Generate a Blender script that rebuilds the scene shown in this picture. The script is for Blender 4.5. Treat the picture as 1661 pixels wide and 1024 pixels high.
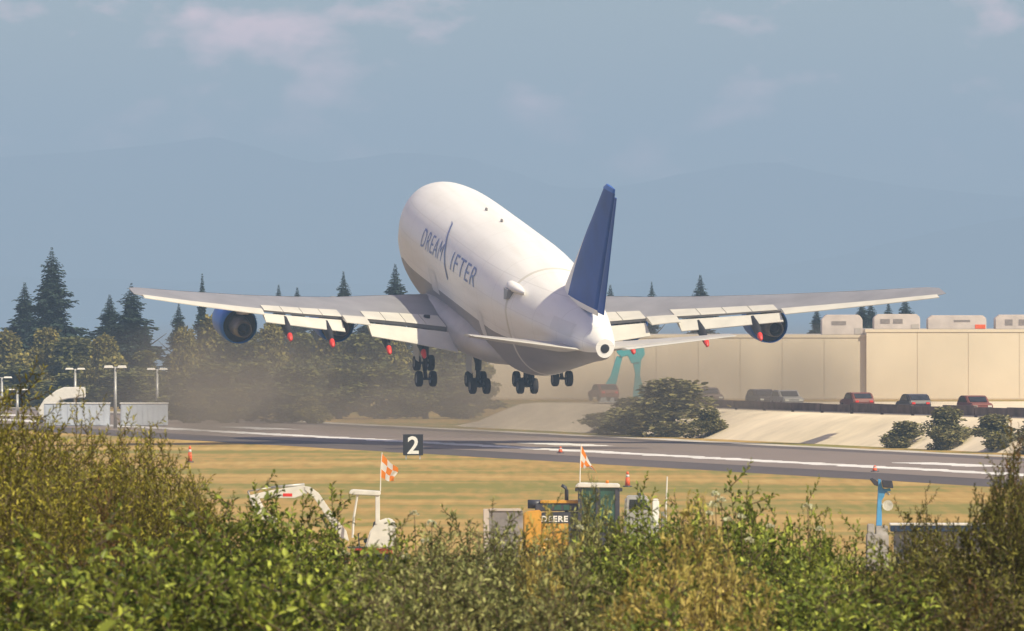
import bpy, bmesh, math, random
import numpy as np
from mathutils import Vector, Matrix

random.seed(7)
for o in list(bpy.data.objects):
    bpy.data.objects.remove(o)
SC = bpy.context.scene
COL = SC.collection
R = math.radians

# ------------------------------------------------------------------ camera
K = 20400.0            # focal length in photograph pixels
CH = 13.0              # eye height above the runway
HZ = 452.0             # photograph row of eye level
cam = bpy.data.cameras.new('camera')
camo = bpy.data.objects.new('camera', cam)
COL.objects.link(camo)
cam.sensor_width = 36.0
cam.lens = 36.0 * K / 1661.0
cam.clip_start = 1.0
cam.clip_end = 90000.0
camo.location = (0, 0, CH)
camo.rotation_euler = (R(90) - math.atan((512 - HZ) / K), 0, 0)
cam.dof.use_dof = True
cam.dof.focus_distance = 950.0
cam.dof.aperture_fstop = 34.0
SC.camera = camo

# ------------------------------------------------------------------ sun, sky, exposure
SUN_EL, SUN_AZ = 45.0, 48.0           # azimuth: from straight behind the camera towards the right
sd = Vector((math.sin(R(SUN_AZ)) * math.cos(R(SUN_EL)), -math.cos(R(SUN_AZ)) * math.cos(R(SUN_EL)), math.sin(R(SUN_EL))))
sl = bpy.data.lights.new('sun', 'SUN')
sl.energy = 4.8
sl.angle = R(0.53)
sl.color = (1.0, 0.905, 0.67)
so = bpy.data.objects.new('sun', sl)
COL.objects.link(so)
so.rotation_euler = (-sd).to_track_quat('-Z', 'Y').to_euler()

world = bpy.data.worlds.new('World')
SC.world = world
world.use_nodes = True
wn, wl = world.node_tree.nodes, world.node_tree.links
wn.clear()
wo = wn.new('ShaderNodeOutputWorld')
wb = wn.new('ShaderNodeBackground')
wb.inputs['Strength'].default_value = 0.085
sky = wn.new('ShaderNodeTexSky')
sky.sky_type = 'NISHITA'
sky.sun_disc = False
sky.sun_elevation = R(SUN_EL)
sky.sun_rotation = R(180.0 - SUN_AZ)
sky.altitude = 100
sky.air_density = 1.0
sky.dust_density = 0.5
sky.ozone_density = 4.0
tc = wn.new('ShaderNodeTexCoord')
mp = wn.new('ShaderNodeMapping')
mp.inputs['Scale'].default_value = (95, 95, 190)
mp.inputs['Location'].default_value = (3.61, 0.4, 1.40)
nz = wn.new('ShaderNodeTexNoise')
nz.inputs['Scale'].default_value = 1.0
nz.inputs['Detail'].default_value = 5.0
nz.inputs['Roughness'].default_value = 0.52
cr = wn.new('ShaderNodeValToRGB')
cr.color_ramp.elements[0].position = 0.53
cr.color_ramp.elements[1].position = 0.68
mx = wn.new('ShaderNodeMix')
mx.data_type = 'RGBA'
mx.inputs[7].default_value = (25.0, 15.0, 14.5, 1)      # thin warm clouds
ms = wn.new('ShaderNodeMath')
ms.operation = 'MULTIPLY'
ms.inputs[1].default_value = 0.85
wl.new(tc.outputs['Generated'], mp.inputs['Vector'])
wl.new(mp.outputs['Vector'], nz.inputs['Vector'])
wl.new(nz.outputs['Fac'], cr.inputs['Fac'])
wl.new(cr.outputs['Color'], ms.inputs[0])
wl.new(ms.outputs[0], mx.inputs[0])
wl.new(sky.outputs['Color'], mx.inputs[6])
wl.new(mx.outputs[2], wb.inputs['Color'])
wl.new(wb.outputs[0], wo.inputs['Surface'])

SC.view_settings.view_transform = 'Standard'
SC.view_settings.look = 'None'
SC.view_settings.exposure = 0.28
SC.view_settings.gamma = 1.0
SC.view_settings.use_curve_mapping = False
SC.cycles.max_bounces = 6
SC.cycles.diffuse_bounces = 3
SC.cycles.transmission_bounces = 4
SC.cycles.transparent_max_bounces = 6
SC.cycles.volume_bounces = 0
SC.cycles.use_denoising = True


def at(px, py, Y):
    """world point at distance Y that the photograph shows at pixel (px, py)"""
    return Vector(((px - 830.5) / K * Y, Y, CH - (py - HZ) / K * Y))


# ------------------------------------------------------------------ materials
def mat(name, col, rough=0.6, metal=0.0, var=0.12, scale=3.0, stretch=(1, 1, 1), bump=0.0, spec=0.5, col2=None, island=False, trans=0.0, coat=0.0):
    m = bpy.data.materials.new(name)
    m.use_nodes = True
    n, l = m.node_tree.nodes, m.node_tree.links
    b = n['Principled BSDF']
    b.inputs['Roughness'].default_value = rough
    b.inputs['Metallic'].default_value = metal
    b.inputs['Specular IOR Level'].default_value = spec
    if coat:
        b.inputs['Coat Weight'].default_value = coat
        b.inputs['Coat Roughness'].default_value = 0.12
    t = n.new('ShaderNodeTexCoord')
    mpn = n.new('ShaderNodeMapping')
    mpn.inputs['Scale'].default_value = stretch
    no = n.new('ShaderNodeTexNoise')
    no.inputs['Scale'].default_value = scale
    no.inputs['Detail'].default_value = 6
    no.inputs['Roughness'].default_value = 0.6
    l.new(t.outputs['Object'], mpn.inputs['Vector'])
    l.new(mpn.outputs['Vector'], no.inputs['Vector'])
    ramp = n.new('ShaderNodeValToRGB')
    c = col
    d = col2 if col2 else tuple(x * (1 - 2.2 * var) for x in c)
    if not col2:
        c = tuple(min(1, x * (1 + var)) for x in c)
    ramp.color_ramp.elements[0].position = 0.3
    ramp.color_ramp.elements[1].position = 0.7
    ramp.color_ramp.elements[0].color = (*d, 1)
    ramp.color_ramp.elements[1].color = (*c, 1)
    if island:
        g = n.new('ShaderNodeNewGeometry')
        a = n.new('ShaderNodeMath')
        a.operation = 'MULTIPLY_ADD'
        a.inputs[1].default_value = 0.62
        s2 = n.new('ShaderNodeMath')
        s2.operation = 'MULTIPLY'
        s2.inputs[1].default_value = 0.42
        l.new(no.outputs['Fac'], s2.inputs[0])
        l.new(g.outputs['Random Per Island'], a.inputs[0])
        l.new(s2.outputs[0], a.inputs[2])
        l.new(a.outputs[0], ramp.inputs['Fac'])
        ramp.color_ramp.elements[0].position = 0.15
        ramp.color_ramp.elements[1].position = 0.96
        mid = ramp.color_ramp.elements.new(0.6)
        mid.color = (*[d[i] + (c[i] - d[i]) * .30 for i in range(3)], 1)
    else:
        l.new(no.outputs['Fac'], ramp.inputs['Fac'])
    l.new(ramp.outputs['Color'], b.inputs['Base Color'])
    if bump:
        bp = n.new('ShaderNodeBump')
        bp.inputs['Strength'].default_value = bump
        l.new(no.outputs['Fac'], bp.inputs['Height'])
        l.new(bp.outputs['Normal'], b.inputs['Normal'])
    if trans:
        tr = n.new('ShaderNodeBsdfTranslucent')
        mxs = n.new('ShaderNodeMixShader')
        mxs.inputs[0].default_value = trans
        br = n.new('ShaderNodeBrightContrast')
        br.inputs['Bright'].default_value = 0.03
        l.new(ramp.outputs['Color'], br.inputs['Color'])
        l.new(br.outputs['Color'], tr.inputs['Color'])
        l.new(b.outputs[0], mxs.inputs[1])
        l.new(tr.outputs[0], mxs.inputs[2])
        l.new(mxs.outputs[0], n['Material Output'].inputs['Surface'])
    return m


def glass(name, col):
    m = mat(name, col, rough=0.12, var=0.3, scale=1.2, spec=0.8)
    return m


M = {}
M['whiteplain'] = mat('plain white paint', (0.86, 0.84, 0.80), 0.45, var=0.015, scale=0.25)
def skin_mat():
    m = bpy.data.materials.new('aircraft white skin')
    m.use_nodes = True
    n, l = m.node_tree.nodes, m.node_tree.links
    b = n['Principled BSDF']
    b.inputs['Roughness'].default_value = .45
    t = n.new('ShaderNodeTexCoord')
    sx = n.new('ShaderNodeSeparateXYZ')
    l.new(t.outputs['Object'], sx.inputs[0])
    def line(out, period, width):
        a = n.new('ShaderNodeMath'); a.operation = 'PINGPONG'; a.inputs[1].default_value = period
        c = n.new('ShaderNodeMath'); c.operation = 'LESS_THAN'; c.inputs[1].default_value = width
        l.new(out, a.inputs[0]); l.new(a.outputs[0], c.inputs[0])
        return c.outputs[0]
    l1 = line(sx.outputs['X'], 2.4, .035)
    l2 = line(sx.outputs['Z'], 1.05, .02)
    mxn = n.new('ShaderNodeMath'); mxn.operation = 'MAXIMUM'
    l.new(l1, mxn.inputs[0]); l.new(l2, mxn.inputs[1])
    mp2 = n.new('ShaderNodeMapping'); mp2.inputs['Scale'].default_value = (.12, 1.2, 1.2)
    no = n.new('ShaderNodeTexNoise'); no.inputs['Scale'].default_value = 1.0; no.inputs['Detail'].default_value = 7
    l.new(t.outputs['Object'], mp2.inputs[0]); l.new(mp2.outputs[0], no.inputs['Vector'])
    rp = n.new('ShaderNodeValToRGB')
    rp.color_ramp.elements[0].position = .34; rp.color_ramp.elements[0].color = (.81, .785, .735, 1)
    rp.color_ramp.elements[1].position = .56; rp.color_ramp.elements[1].color = (.87, .85, .81, 1)
    l.new(no.outputs['Fac'], rp.inputs[0])
    mc = n.new('ShaderNodeMix'); mc.data_type = 'RGBA'
    mc.inputs[7].default_value = (.60, .57, .53, 1)
    k = n.new('ShaderNodeMath'); k.operation = 'MULTIPLY'; k.inputs[1].default_value = .5
    l.new(mxn.outputs[0], k.inputs[0]); l.new(k.outputs[0], mc.inputs[0])
    l.new(rp.outputs[0], mc.inputs[6]); l.new(mc.outputs[2], b.inputs['Base Color'])
    return m


M['white'] = skin_mat()
M['panelwhite'] = mat('off white door paint', (0.78, 0.76, 0.72), 0.45, var=0.03, scale=.5)
M['offwhite'] = mat('aircraft cream panel', (0.66, 0.63, 0.55), 0.42, var=0.06, scale=0.5)  # on flaps and spoilers this cream also paints in their sunlit brightness
M['winggrey'] = mat('wing grey paint', (0.27, 0.265, 0.28), 0.45, var=0.08, scale=0.4)
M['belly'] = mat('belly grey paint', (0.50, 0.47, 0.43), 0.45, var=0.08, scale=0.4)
M['blue'] = mat('tail blue paint', (0.004, 0.065, 0.36), 0.5, var=0.12, scale=0.3, spec=0.3)
M['lightblue'] = mat('cowl blue paint', (0.006, 0.12, 0.55), 0.4, var=0.08, scale=0.5)
M['letter'] = mat('faded lettering blue', (0.15, 0.19, 0.40), 0.4, var=0.1)
M['dark'] = mat('dark sooty metal', (0.02, 0.018, 0.02), 0.6, var=0.3, scale=2)
M['metal'] = mat('bare heat stained metal', (0.20, 0.18, 0.17), 0.45, metal=0.4, var=0.2, scale=2)
M['tyre'] = mat('tyre rubber', (0.015, 0.013, 0.016), 0.8, var=0.2, scale=4)
M['rim'] = mat('wheel rim grey', (0.22, 0.21, 0.2), 0.5, metal=0.4)
M['redtip'] = mat('signal red paint', (0.75, 0.035, 0.02), 0.4, var=0.08)
M['asphalt'] = mat('worn runway asphalt', (0.235, 0.182, 0.148), 0.85, var=0.16, scale=0.02, stretch=(1, 0.12, 1), bump=0.1)
M['shoulder'] = mat('dark shoulder asphalt', (0.11, 0.086, 0.078), 0.9, var=0.2, scale=0.03, stretch=(1, 0.15, 1), bump=0.1)
M['edge'] = mat('pale gravel edge', (0.55, 0.50, 0.42), 0.9, var=0.2, scale=0.2)
M['paint'] = mat('worn white runway paint', (0.80, 0.77, 0.72), 0.7, var=0.14, scale=0.25)
M['cream'] = mat('cream painted cladding', (0.80, 0.69, 0.52), 0.7, var=0.07, scale=0.06)
M['cream2'] = mat('cream grey cladding', (0.70, 0.61, 0.47), 0.7, var=0.09, scale=0.06)
M['concrete'] = mat('cream concrete', (0.62, 0.53, 0.38), 0.85, var=0.10, scale=0.25, stretch=(1, 1, 0.3))
M['roofgrey'] = mat('pale roof membrane', (0.45, 0.40, 0.35), 0.8, var=0.1, scale=0.2)
M['pinkwhite'] = mat('pinkish white sheet metal', (0.60, 0.52, 0.46), 0.6, var=0.1, scale=0.5)
M['vent'] = mat('dark louvre', (0.26, 0.22, 0.20), 0.7)
M['teal'] = mat('teal enamel', (0.02, 0.42, 0.48), 0.4, var=0.1, scale=0.4)
M['palegrey'] = mat('pale blue grey panel', (0.52, 0.56, 0.62), 0.55, var=0.06, scale=0.5)
M['galv'] = mat('galvanised steel', (0.50, 0.49, 0.46), 0.45, metal=0.3, var=0.1)
M['lampwhite'] = mat('white lamp housing', (0.78, 0.74, 0.66), 0.4, var=0.05)
M['xwhite'] = mat('machine white paint', (0.76, 0.73, 0.66), 0.38, var=0.08, scale=1.5)
M['xred'] = mat('machine red paint', (0.50, 0.05, 0.03), 0.4, var=0.15, scale=2)
M['yellow'] = mat('machine yellow paint', (0.68, 0.35, 0.045), 0.42, var=0.1, scale=1.5)
M['charcoal'] = mat('charcoal machine paint', (0.055, 0.055, 0.07), 0.45, var=0.2, scale=2)
M['steel'] = mat('worn grey steel', (0.36, 0.33, 0.32), 0.5, metal=0.25, var=0.22, scale=1.2, bump=0.1)
M['cabglass'] = glass('green tinted cab glass', (0.035, 0.105, 0.085))
M['carglass'] = glass('dark car glass', (0.03, 0.035, 0.04))
M['orange'] = mat('flag orange', (0.88, 0.27, 0.015), 0.7, var=0.06, trans=0.25)
M['flagwhite'] = mat('flag white', (0.80, 0.77, 0.72), 0.7, var=0.04, trans=0.25)
M['coneorange'] = mat('cone orange', (0.85, 0.13, 0.03), 0.5, var=0.08)
M['signblack'] = mat('sign black face', (0.022, 0.02, 0.022), 0.5, var=0.15)
M['signwhite'] = mat('sign white numeral', (0.85, 0.84, 0.80), 0.5, var=0.03)
M['rigblue'] = mat('sky blue rig paint', (0.10, 0.36, 0.66), 0.4, var=0.12, scale=2)
M['navy'] = mat('navy trailer side', (0.02, 0.04, 0.09), 0.4, var=0.2, scale=1)
M['block'] = mat('grey concrete block', (0.42, 0.39, 0.36), 0.9, var=0.2, scale=2, bump=0.2)
M['lens'] = glass('lamp lens', (0.75, 0.72, 0.62))
M['bark'] = mat('tree bark', (0.09, 0.065, 0.05), 0.9, var=0.3, scale=2)
M['twig'] = mat('twig bark', (0.10, 0.065, 0.04), 0.8, var=0.3, scale=8)


def tag(o, label=None, cat=None, group=None, kind=None):
    if label: o['label'] = label
    if cat: o['category'] = cat
    if group: o['group'] = group
    if kind: o['kind'] = kind
    return o


def empty(name, loc, rz=0.0):
    o = bpy.data.objects.new(name, None)
    COL.objects.link(o)
    o.location = loc
    o.rotation_euler = (0, 0, rz)
    o.empty_display_size = 0.5
    return o


class MB:
    """collects shapes; build() links them as one mesh object"""
    def __init__(s):
        s.v, s.f, s.m, s.sm = [], [], [], []
        s.mats = []
        s.cur = 0

    def use(s, m):
        if m not in s.mats:
            s.mats.append(m)
        s.cur = s.mats.index(m)
        return s

    def add(s, vs, fs, smooth=False):
        k = len(s.v)
        s.v += [tuple(x) for x in vs]
        for f in fs:
            s.f.append([i + k for i in f])
            s.m.append(s.cur)
            s.sm.append(smooth)
        return s

    def box(s, x0, x1, y0, y1, z0, z1, mtx=None, tx=1.0, ty=1.0):
        cx, cy = (x0 + x1) / 2, (y0 + y1) / 2
        vs = []
        for z, ax, ay in ((z0, 1, 1), (z1, tx, ty)):
            for x, y in ((x0, y0), (x1, y0), (x1, y1), (x0, y1)):
                vs.append(Vector((cx + (x - cx) * ax, cy + (y - cy) * ay, z)))
        if mtx:
            vs = [mtx @ v for v in vs]
        return s.add(vs, [(0, 3, 2, 1), (4, 5, 6, 7), (0, 1, 5, 4), (1, 2, 6, 5), (2, 3, 7, 6), (3, 0, 4, 7)])

    def prism(s, pts, y0, y1):
        """outline in x,z pushed from y0 to y1"""
        n = len(pts)
        vs = [(x, y0, z) for x, z in pts] + [(x, y1, z) for x, z in pts]
        fs = [tuple(range(n)), tuple(range(2 * n - 1, n - 1, -1))]
        fs += [(i, i + n, (i + 1) % n + n, (i + 1) % n) for i in range(n)]
        return s.add(vs, fs)

    def tube(s, pts, rad, n=8, cap=True):
        pts = [Vector(p) for p in pts]
        if not hasattr(rad, '__len__'):
            rad = [rad] * len(pts)
        vs, fs = [], []
        for i, p in enumerate(pts):
            d = (pts[min(i + 1, len(pts) - 1)] - pts[max(i - 1, 0)]).normalized()
            a = d.cross(Vector((0, 0, 1)))
            if a.length < 0.05:
                a = d.cross(Vector((0, 1, 0)))
            a.normalize()
            b = d.cross(a)
            for k in range(n):
                t = 2 * math.pi * k / n
                vs.append(p + a * math.cos(t) * rad[i] + b * math.sin(t) * rad[i])
        for i in range(len(pts) - 1):
            for k in range(n):
                fs.append((i * n + k, i * n + (k + 1) % n, (i + 1) * n + (k + 1) % n, (i + 1) * n + k))
        if cap:
            fs.append(tuple(range(n - 1, -1, -1)))
            fs.append(tuple(range((len(pts) - 1) * n, len(pts) * n)))
        return s.add(vs, fs, smooth=n > 6)

    def loft(s, rings, closed=True, caps=True, smooth=True):
        n = len(rings[0])
        vs = [p for r in rings for p in r]
        fs = []
        for i in range(len(rings) - 1):
            for k in range(n if closed else n - 1):
                fs.append((i * n + k, i * n + (k + 1) % n, (i + 1) * n + (k + 1) % n, (i + 1) * n + k))
        s.add(vs, fs, smooth)
        if caps:
            s.add(rings[0], [tuple(range(n - 1, -1, -1))])
            s.add(rings[-1], [tuple(range(n))])
        return s

    def build(s, name, m=None, parent=None, loc=None, bevel=0.0, recalc=True, data_only=False):
        me = bpy.data.meshes.new(name)
        me.from_pydata([tuple(x) for x in s.v], [], s.f)
        ms_ = s.mats if s.mats else [m]
        for q in ms_:
            me.materials.append(M[q] if isinstance(q, str) else q)
        if s.mats:
            me.polygons.foreach_set('material_index', s.m)
        me.polygons.foreach_set('use_smooth', s.sm)
        if recalc:
            bm = bmesh.new()
            bm.from_mesh(me)
            if bevel:
                ed = [e for e in bm.edges if len(e.link_faces) == 2 and e.calc_face_angle(0) > 0.7]
                bmesh.ops.bevel(bm, geom=ed, offset=bevel, segments=2, affect='EDGES', clamp_overlap=True)
            bmesh.ops.recalc_face_normals(bm, faces=bm.faces)
            bm.to_mesh(me)
            bm.free()
        me.update()
        if data_only:
            return me
        o = bpy.data.objects.new(name, me)
        COL.objects.link(o)
        if parent: o.parent = parent
        if loc is not None: o.location = loc
        return o


def dup(o, parent=None):
    c = o.copy()
    COL.objects.link(c)
    c.parent = parent
    for ch in o.children:
        dup(ch, c)
    return c


def smooth(a, b, x):
    t = max(0.0, min(1.0, (x - a) / (b - a)))
    return t * t * (3 - 2 * t)


# ------------------------------------------------------------------ ground
def gz(y):
    if y < 0: return 11.3
    if y < 120: return 11.3 - 2.0 * y / 120
    if y < 320: return 9.3 * (1 - smooth(120, 320, y))
    if y < 1750: return 0.0
    return -150 * smooth(1750, 2150, y)


def sheet(name, ys, xs, zf, m):
    b = MB()
    vs = [(x, y, zf(x, y)) for y in ys for x in xs]
    n = len(xs)
    b.add(vs, [(j * n + i, j * n + i + 1, (j + 1) * n + i + 1, (j + 1) * n + i) for j in range(len(ys) - 1) for i in range(n - 1)], True)
    o = b.build(name, m, recalc=False)
    o['kind'] = 'structure'
    return o


def grass_mat():
    m = bpy.data.materials.new('dry mown grass')
    m.use_nodes = True
    n, l = m.node_tree.nodes, m.node_tree.links
    b = n['Principled BSDF']
    b.inputs['Roughness'].default_value = 0.95
    b.inputs['Specular IOR Level'].default_value = 0.1
    t = n.new('ShaderNodeTexCoord')
    def noise(scale, st, rot=0.0, det=4, loc=(0, 0, 0)):
        mpn = n.new('ShaderNodeMapping')
        mpn.inputs['Scale'].default_value = st
        mpn.inputs['Rotation'].default_value = (0, 0, rot)
        mpn.inputs['Location'].default_value = loc
        no = n.new('ShaderNodeTexNoise')
        no.inputs['Scale'].default_value = scale
        no.inputs['Detail'].default_value = det
        l.new(t.outputs['Object'], mpn.inputs['Vector'])
        l.new(mpn.outputs['Vector'], no.inputs['Vector'])
        return no
    a = noise(0.030, (0.45, 1.0, 1), R(5), 5, (12, 3, 0))
    c = noise(0.12, (0.35, 0.6, 1), R(6), 6)
    d = noise(1.1, (1, 0.055, 1), R(3), 4)
    r1 = n.new('ShaderNodeValToRGB')
    e = r1.color_ramp.elements
    e[0].position = 0.41; e[0].color = (0.225, 0.20, 0.05, 1)
    e[1].position = 0.62; e[1].color = (0.43, 0.29, 0.095, 1)
    k = e.new(0.49); k.color = (0.31, 0.23, 0.068, 1)
    k = e.new(0.54); k.color = (0.385, 0.245, 0.075, 1)
    k = e.new(0.72); k.color = (0.52, 0.36, 0.13, 1)
    s1 = n.new('ShaderNodeMath'); s1.operation = 'MULTIPLY_ADD'; s1.inputs[1].default_value = 0.62
    s2 = n.new('ShaderNodeMath'); s2.operation = 'MULTIPLY_ADD'; s2.inputs[1].default_value = 0.46
    s3 = n.new('ShaderNodeMath'); s3.operation = 'MULTIPLY_ADD'; s3.inputs[1].default_value = 0.34
    s3.inputs[2].default_value = -0.20
    l.new(d.outputs['Fac'], s3.inputs[0])
    l.new(c.outputs['Fac'], s2.inputs[0]); l.new(s3.outputs[0], s2.inputs[2])
    l.new(a.outputs['Fac'], s1.inputs[0]); l.new(s2.outputs[0], s1.inputs[2])
    l.new(s1.outputs[0], r1.inputs['Fac'])
    l.new(r1.outputs['Color'], b.inputs['Base Color'])
    return m


M['grass'] = grass_mat()
M['soil'] = mat('lowland', (0.10, 0.12, 0.10), 0.9, var=0.2, scale=0.001)
M['hill'] = mat('forested hill', (0.05, 0.075, 0.06), 0.95, var=0.25, scale=0.002)
ys = [-150, 0, 60, 120] + list(range(140, 330, 20)) + [500, 700, 900, 1200, 1500, 1750] + list(range(1790, 2151, 40))
xs = [-2500, -800, -300, -100, -30, 0, 30, 100, 300, 800, 2500]
sheet('ground', ys, xs, lambda x, y: gz(y), 'grass')
sheet('lowland', [1700, 6000, 15000, 26500], [-15000, -5000, 0, 5000, 15000], lambda x, y: -150.2, 'soil')


def ridge(name, Y, prof, depth, seed):
    rs = np.random.RandomState(seed)
    px = np.arange(-5200, 6900, 42)
    xp = [p[0] for p in prof]
    zp = [p[1] for p in prof]
    wob = np.cumsum(rs.randn(len(px))) * 1.6
    wob -= np.convolve(wob, np.ones(15) / 15, 'same')
    top = np.interp(px, xp, zp) + wob * 0.8
    X = (px - 830.5) / K * Y
    Z = CH + (HZ - top) / K * Y
    b = MB()
    fr = [(0, 0.0), (0.2, 0.35), (0.4, 0.72), (0.5, 1.0), (0.62, 0.7), (1.0, 0.0)]
    vs = []
    for f, h in fr:
        for i in range(len(X)):
            j = rs.randn() * 12 if 0 < h < 1 else 0
            vs.append((X[i], Y - depth / 2 + f * depth, -150.3 + (Z[i] + 150.3) * h + j))
    n = len(X)
    b.add(vs, [(j * n + i, j * n + i + 1, (j + 1) * n + i + 1, (j + 1) * n + i) for j in range(len(fr) - 1) for i in range(n - 1)], True)
    o = b.build(name, 'hill', recalc=False)
    o['kind'] = 'structure'


ridge('hills', 25000, [(-5200, 300), (-2500, 240), (-1200, 290), (-400, 262), (0, 256), (150, 246), (260, 236), (345, 220), (420, 238), (500, 265), (560, 258), (650, 248), (770, 260),
      (840, 282), (905, 306), (1000, 304), (1090, 285), (1180, 268), (1260, 262), (1340, 282), (1450, 300), (1560, 312), (1661, 322), (2100, 300), (3000, 270), (6900, 310)], 2600, 3)
ridge('hills', 21000, [(-5200, 440), (-900, 420), (0, 447), (300, 460), (1000, 462), (1200, 446), (1350, 415), (1480, 385), (1600, 360), (1700, 345), (2200, 360), (6900, 420)], 2000, 5)

# ------------------------------------------------------------------ runway
RA = R(13.9)
RD = Vector((-math.sin(RA), math.cos(RA), 0))
RN = Vector((math.cos(RA), math.sin(RA), 0))
R0 = Vector((29.4, 787.0, 0))


def rw(t, o, z=0.0):
    return R0 + RD * t + RN * o + Vector((0, 0, z))


def strip(name, t0, t1, o0, o1, z, m, parent=None, kind='structure', wob=0.0):
    b = MB()
    n = max(2, int((t1 - t0) / (1.5 if m == 'paint' else 8)))
    vs = []
    for i in range(n + 1):
        t = t0 + (t1 - t0) * i / n
        vs.append(rw(t, o0 + random.uniform(-wob, wob), z))
        vs.append(rw(t, o1 + random.uniform(-wob, wob), z))
    b.add(vs, [(2 * i, 2 * i + 1, 2 * i + 3, 2 * i + 2) for i in range(n)])
    o = b.build(name, m, parent, recalc=False)
    if kind: o['kind'] = kind
    return o


run = strip('runway', -700, 1000, 8, 33, 0.012, 'asphalt')
for o0, o1 in ((0.0, 9.0), (30.5, 37.0)):
    strip('runway_shoulder', -700, 1000, o0, o1, 0.006 if o0 == 0 else 0.007, 'shoulder', run, None, 0.25)
strip('edge_line', -700, 1000, 13.6, 16.4, 0.020, 'paint', run, None, 0.55)
for i in range(-4, 8):
    strip('touchdown_marking', 78 + 110 * i, 98 + 110 * i, 21.4, 24.8, 0.020, 'paint', run, None, 0.5)
strip('gravel_verge', -700, 1000, 37.0, 39.6, 0.006, 'edge', None, 'structure', 0.6)

# ------------------------------------------------------------------ the aircraft
QX, QY, QZ, QA, QP = -1.19, 989.8, 5.556, 0.2274, 0.1669
f_ = Vector((-math.sin(QA) * math.cos(QP), math.cos(QA) * math.cos(QP), math.sin(QP)))
l_ = Vector((-math.cos(QA), -math.sin(QA), 0))
u_ = f_.cross(l_)
plane = empty('cargo_plane', (0, 0, 0))
mw = Matrix((f_, l_, u_)).transposed().to_4x4()
mw.translation = (QX, QY, QZ)
plane.matrix_world = mw
tag(plane, 'huge white cargo jet with bulging fuselage and blue tail fin climbing off the runway', 'aircraft')

ST = np.array([  # station, half width, bottom, widest, top
    (0.0, 0.08, 5.25, 5.4, 5.55), (0.6, 0.8, 4.4, 5.4, 6.4), (2, 1.35, 3.4, 5.5, 7.6), (4, 1.85, 2.7, 5.9, 9.0), (6.5, 2.4, 2.35, 6.7, 10.4),
    (9.5, 3.05, 2.15, 7.6, 11.4), (13, 3.72, 2.05, 8.2, 12.0), (17, 4.1, 2.0, 8.35, 12.2), (21, 4.2, 2.0, 8.4, 12.22), (30, 4.2, 2.0, 8.4, 12.22), (40, 4.2, 2.0, 8.4, 12.18),
    (45, 4.12, 2.1, 8.3, 11.95), (49, 3.92, 2.6, 8.15, 11.6), (53, 3.55, 3.55, 8.05, 11.2), (57, 3.0, 4.55, 8.0, 10.8), (61, 2.35, 5.55, 8.0, 10.35),
    (65, 1.6, 6.5, 8.1, 9.75), (67.5, 1.08, 7.05, 8.15, 9.25), (68.7, 0.72, 7.45, 8.2, 8.9)])


def cub(s):
    x = ST[:, 0]
    i = int(np.clip(np.searchsorted(x, s) - 1, 0, len(x) - 2))
    h = x[i + 1] - x[i]
    t = (s - x[i]) / h
    p = ST[:, 1:]
    d = (p[i + 1] - p[i]) / h
    dm = (p[i] - p[i - 1]) / (x[i] - x[i - 1]) if i else d
    dp = (p[i + 2] - p[i + 1]) / (x[i + 2] - x[i + 1]) if i + 2 < len(x) else d
    m0 = np.where(dm * d > 0, 2 * dm * d / (dm + d + 1e-12), 0) if i else d
    m1 = np.where(dp * d > 0, 2 * dp * d / (dp + d + 1e-12), 0)
    return ((2 * t**3 - 3 * t**2 + 1) * p[i] + (t**3 - 2 * t**2 + t) * h * m0 + (-2 * t**3 + 3 * t**2) * p[i + 1] + (t**3 - t**2) * h * m1)


def halfw(s, z):
    w, zb, zw, zt = cub(s)
    if z >= zw:
        q = min(1, (z - zw) / (zt - zw))
        return w * math.sqrt(max(0, 1 - q * q))
    q = min(1, (zw - z) / (zw - zb))
    return w * max(0, 1 - q * q) ** 0.5 * (1 - 0.06 * math.sin(q * math.pi))


def PB(s, y, z):
    return (33.0 - s, y, z)


def ring(s, grow=0.0, n=56):
    w, zb, zw, zt = cub(s)
    out = []
    for k in range(n):
        t = 2 * math.pi * k / n
        c, q = math.cos(t), math.sin(t)
        if q >= 0:
            out.append(PB(s, (w + grow) * c, zw + (zt - zw + grow) * q))
        else:
            out.append(PB(s, (w + grow) * c * (1 - 0.06 * math.sin(-q * math.pi)), zw + (zw - zb + grow) * q))
    return out


b = MB()
sts = list(np.concatenate([[0, .15, .35, .6, 1, 1.5], np.arange(2, 16, 0.8), np.arange(16, 44, 2.0), np.arange(44, 68.6, 0.9), [68.7]]))
b.use('white').loft([ring(s) for s in sts])
M['bellyshade'] = mat('fuselage belly grey and shade', (0.33, 0.305, 0.29), 0.5, var=0.10, scale=.4, stretch=(.2, 1, 1))  # grey belly paint, set darker to include the shade under the tail
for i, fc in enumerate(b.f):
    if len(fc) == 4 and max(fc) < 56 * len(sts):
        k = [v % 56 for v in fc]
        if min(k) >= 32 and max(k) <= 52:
            b.use('bellyshade'); b.m[i] = b.cur
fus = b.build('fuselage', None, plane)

# exhaust opening of the auxiliary power unit in the tail cone
b = MB()
b.loft([[PB(68.66 + 0.05 * j, 0.38 * (1 - 0.1 * j) * math.cos(t), 8.17 + 0.38 * (1 - 0.1 * j) * math.sin(t)) for t in np.arange(0, 6.28, 0.35)] for j in (0, 1, 2)])
b.build('tail_exhaust', 'dark', fus)
b = MB()   # seam of the swinging tail section
b.loft([ring(50.9, 0.0), ring(51.0, 0.02), ring(51.25, 0.02), ring(51.35, 0.0)], caps=False)
b.build('tail_seam', 'offwhite', fus)
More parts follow.
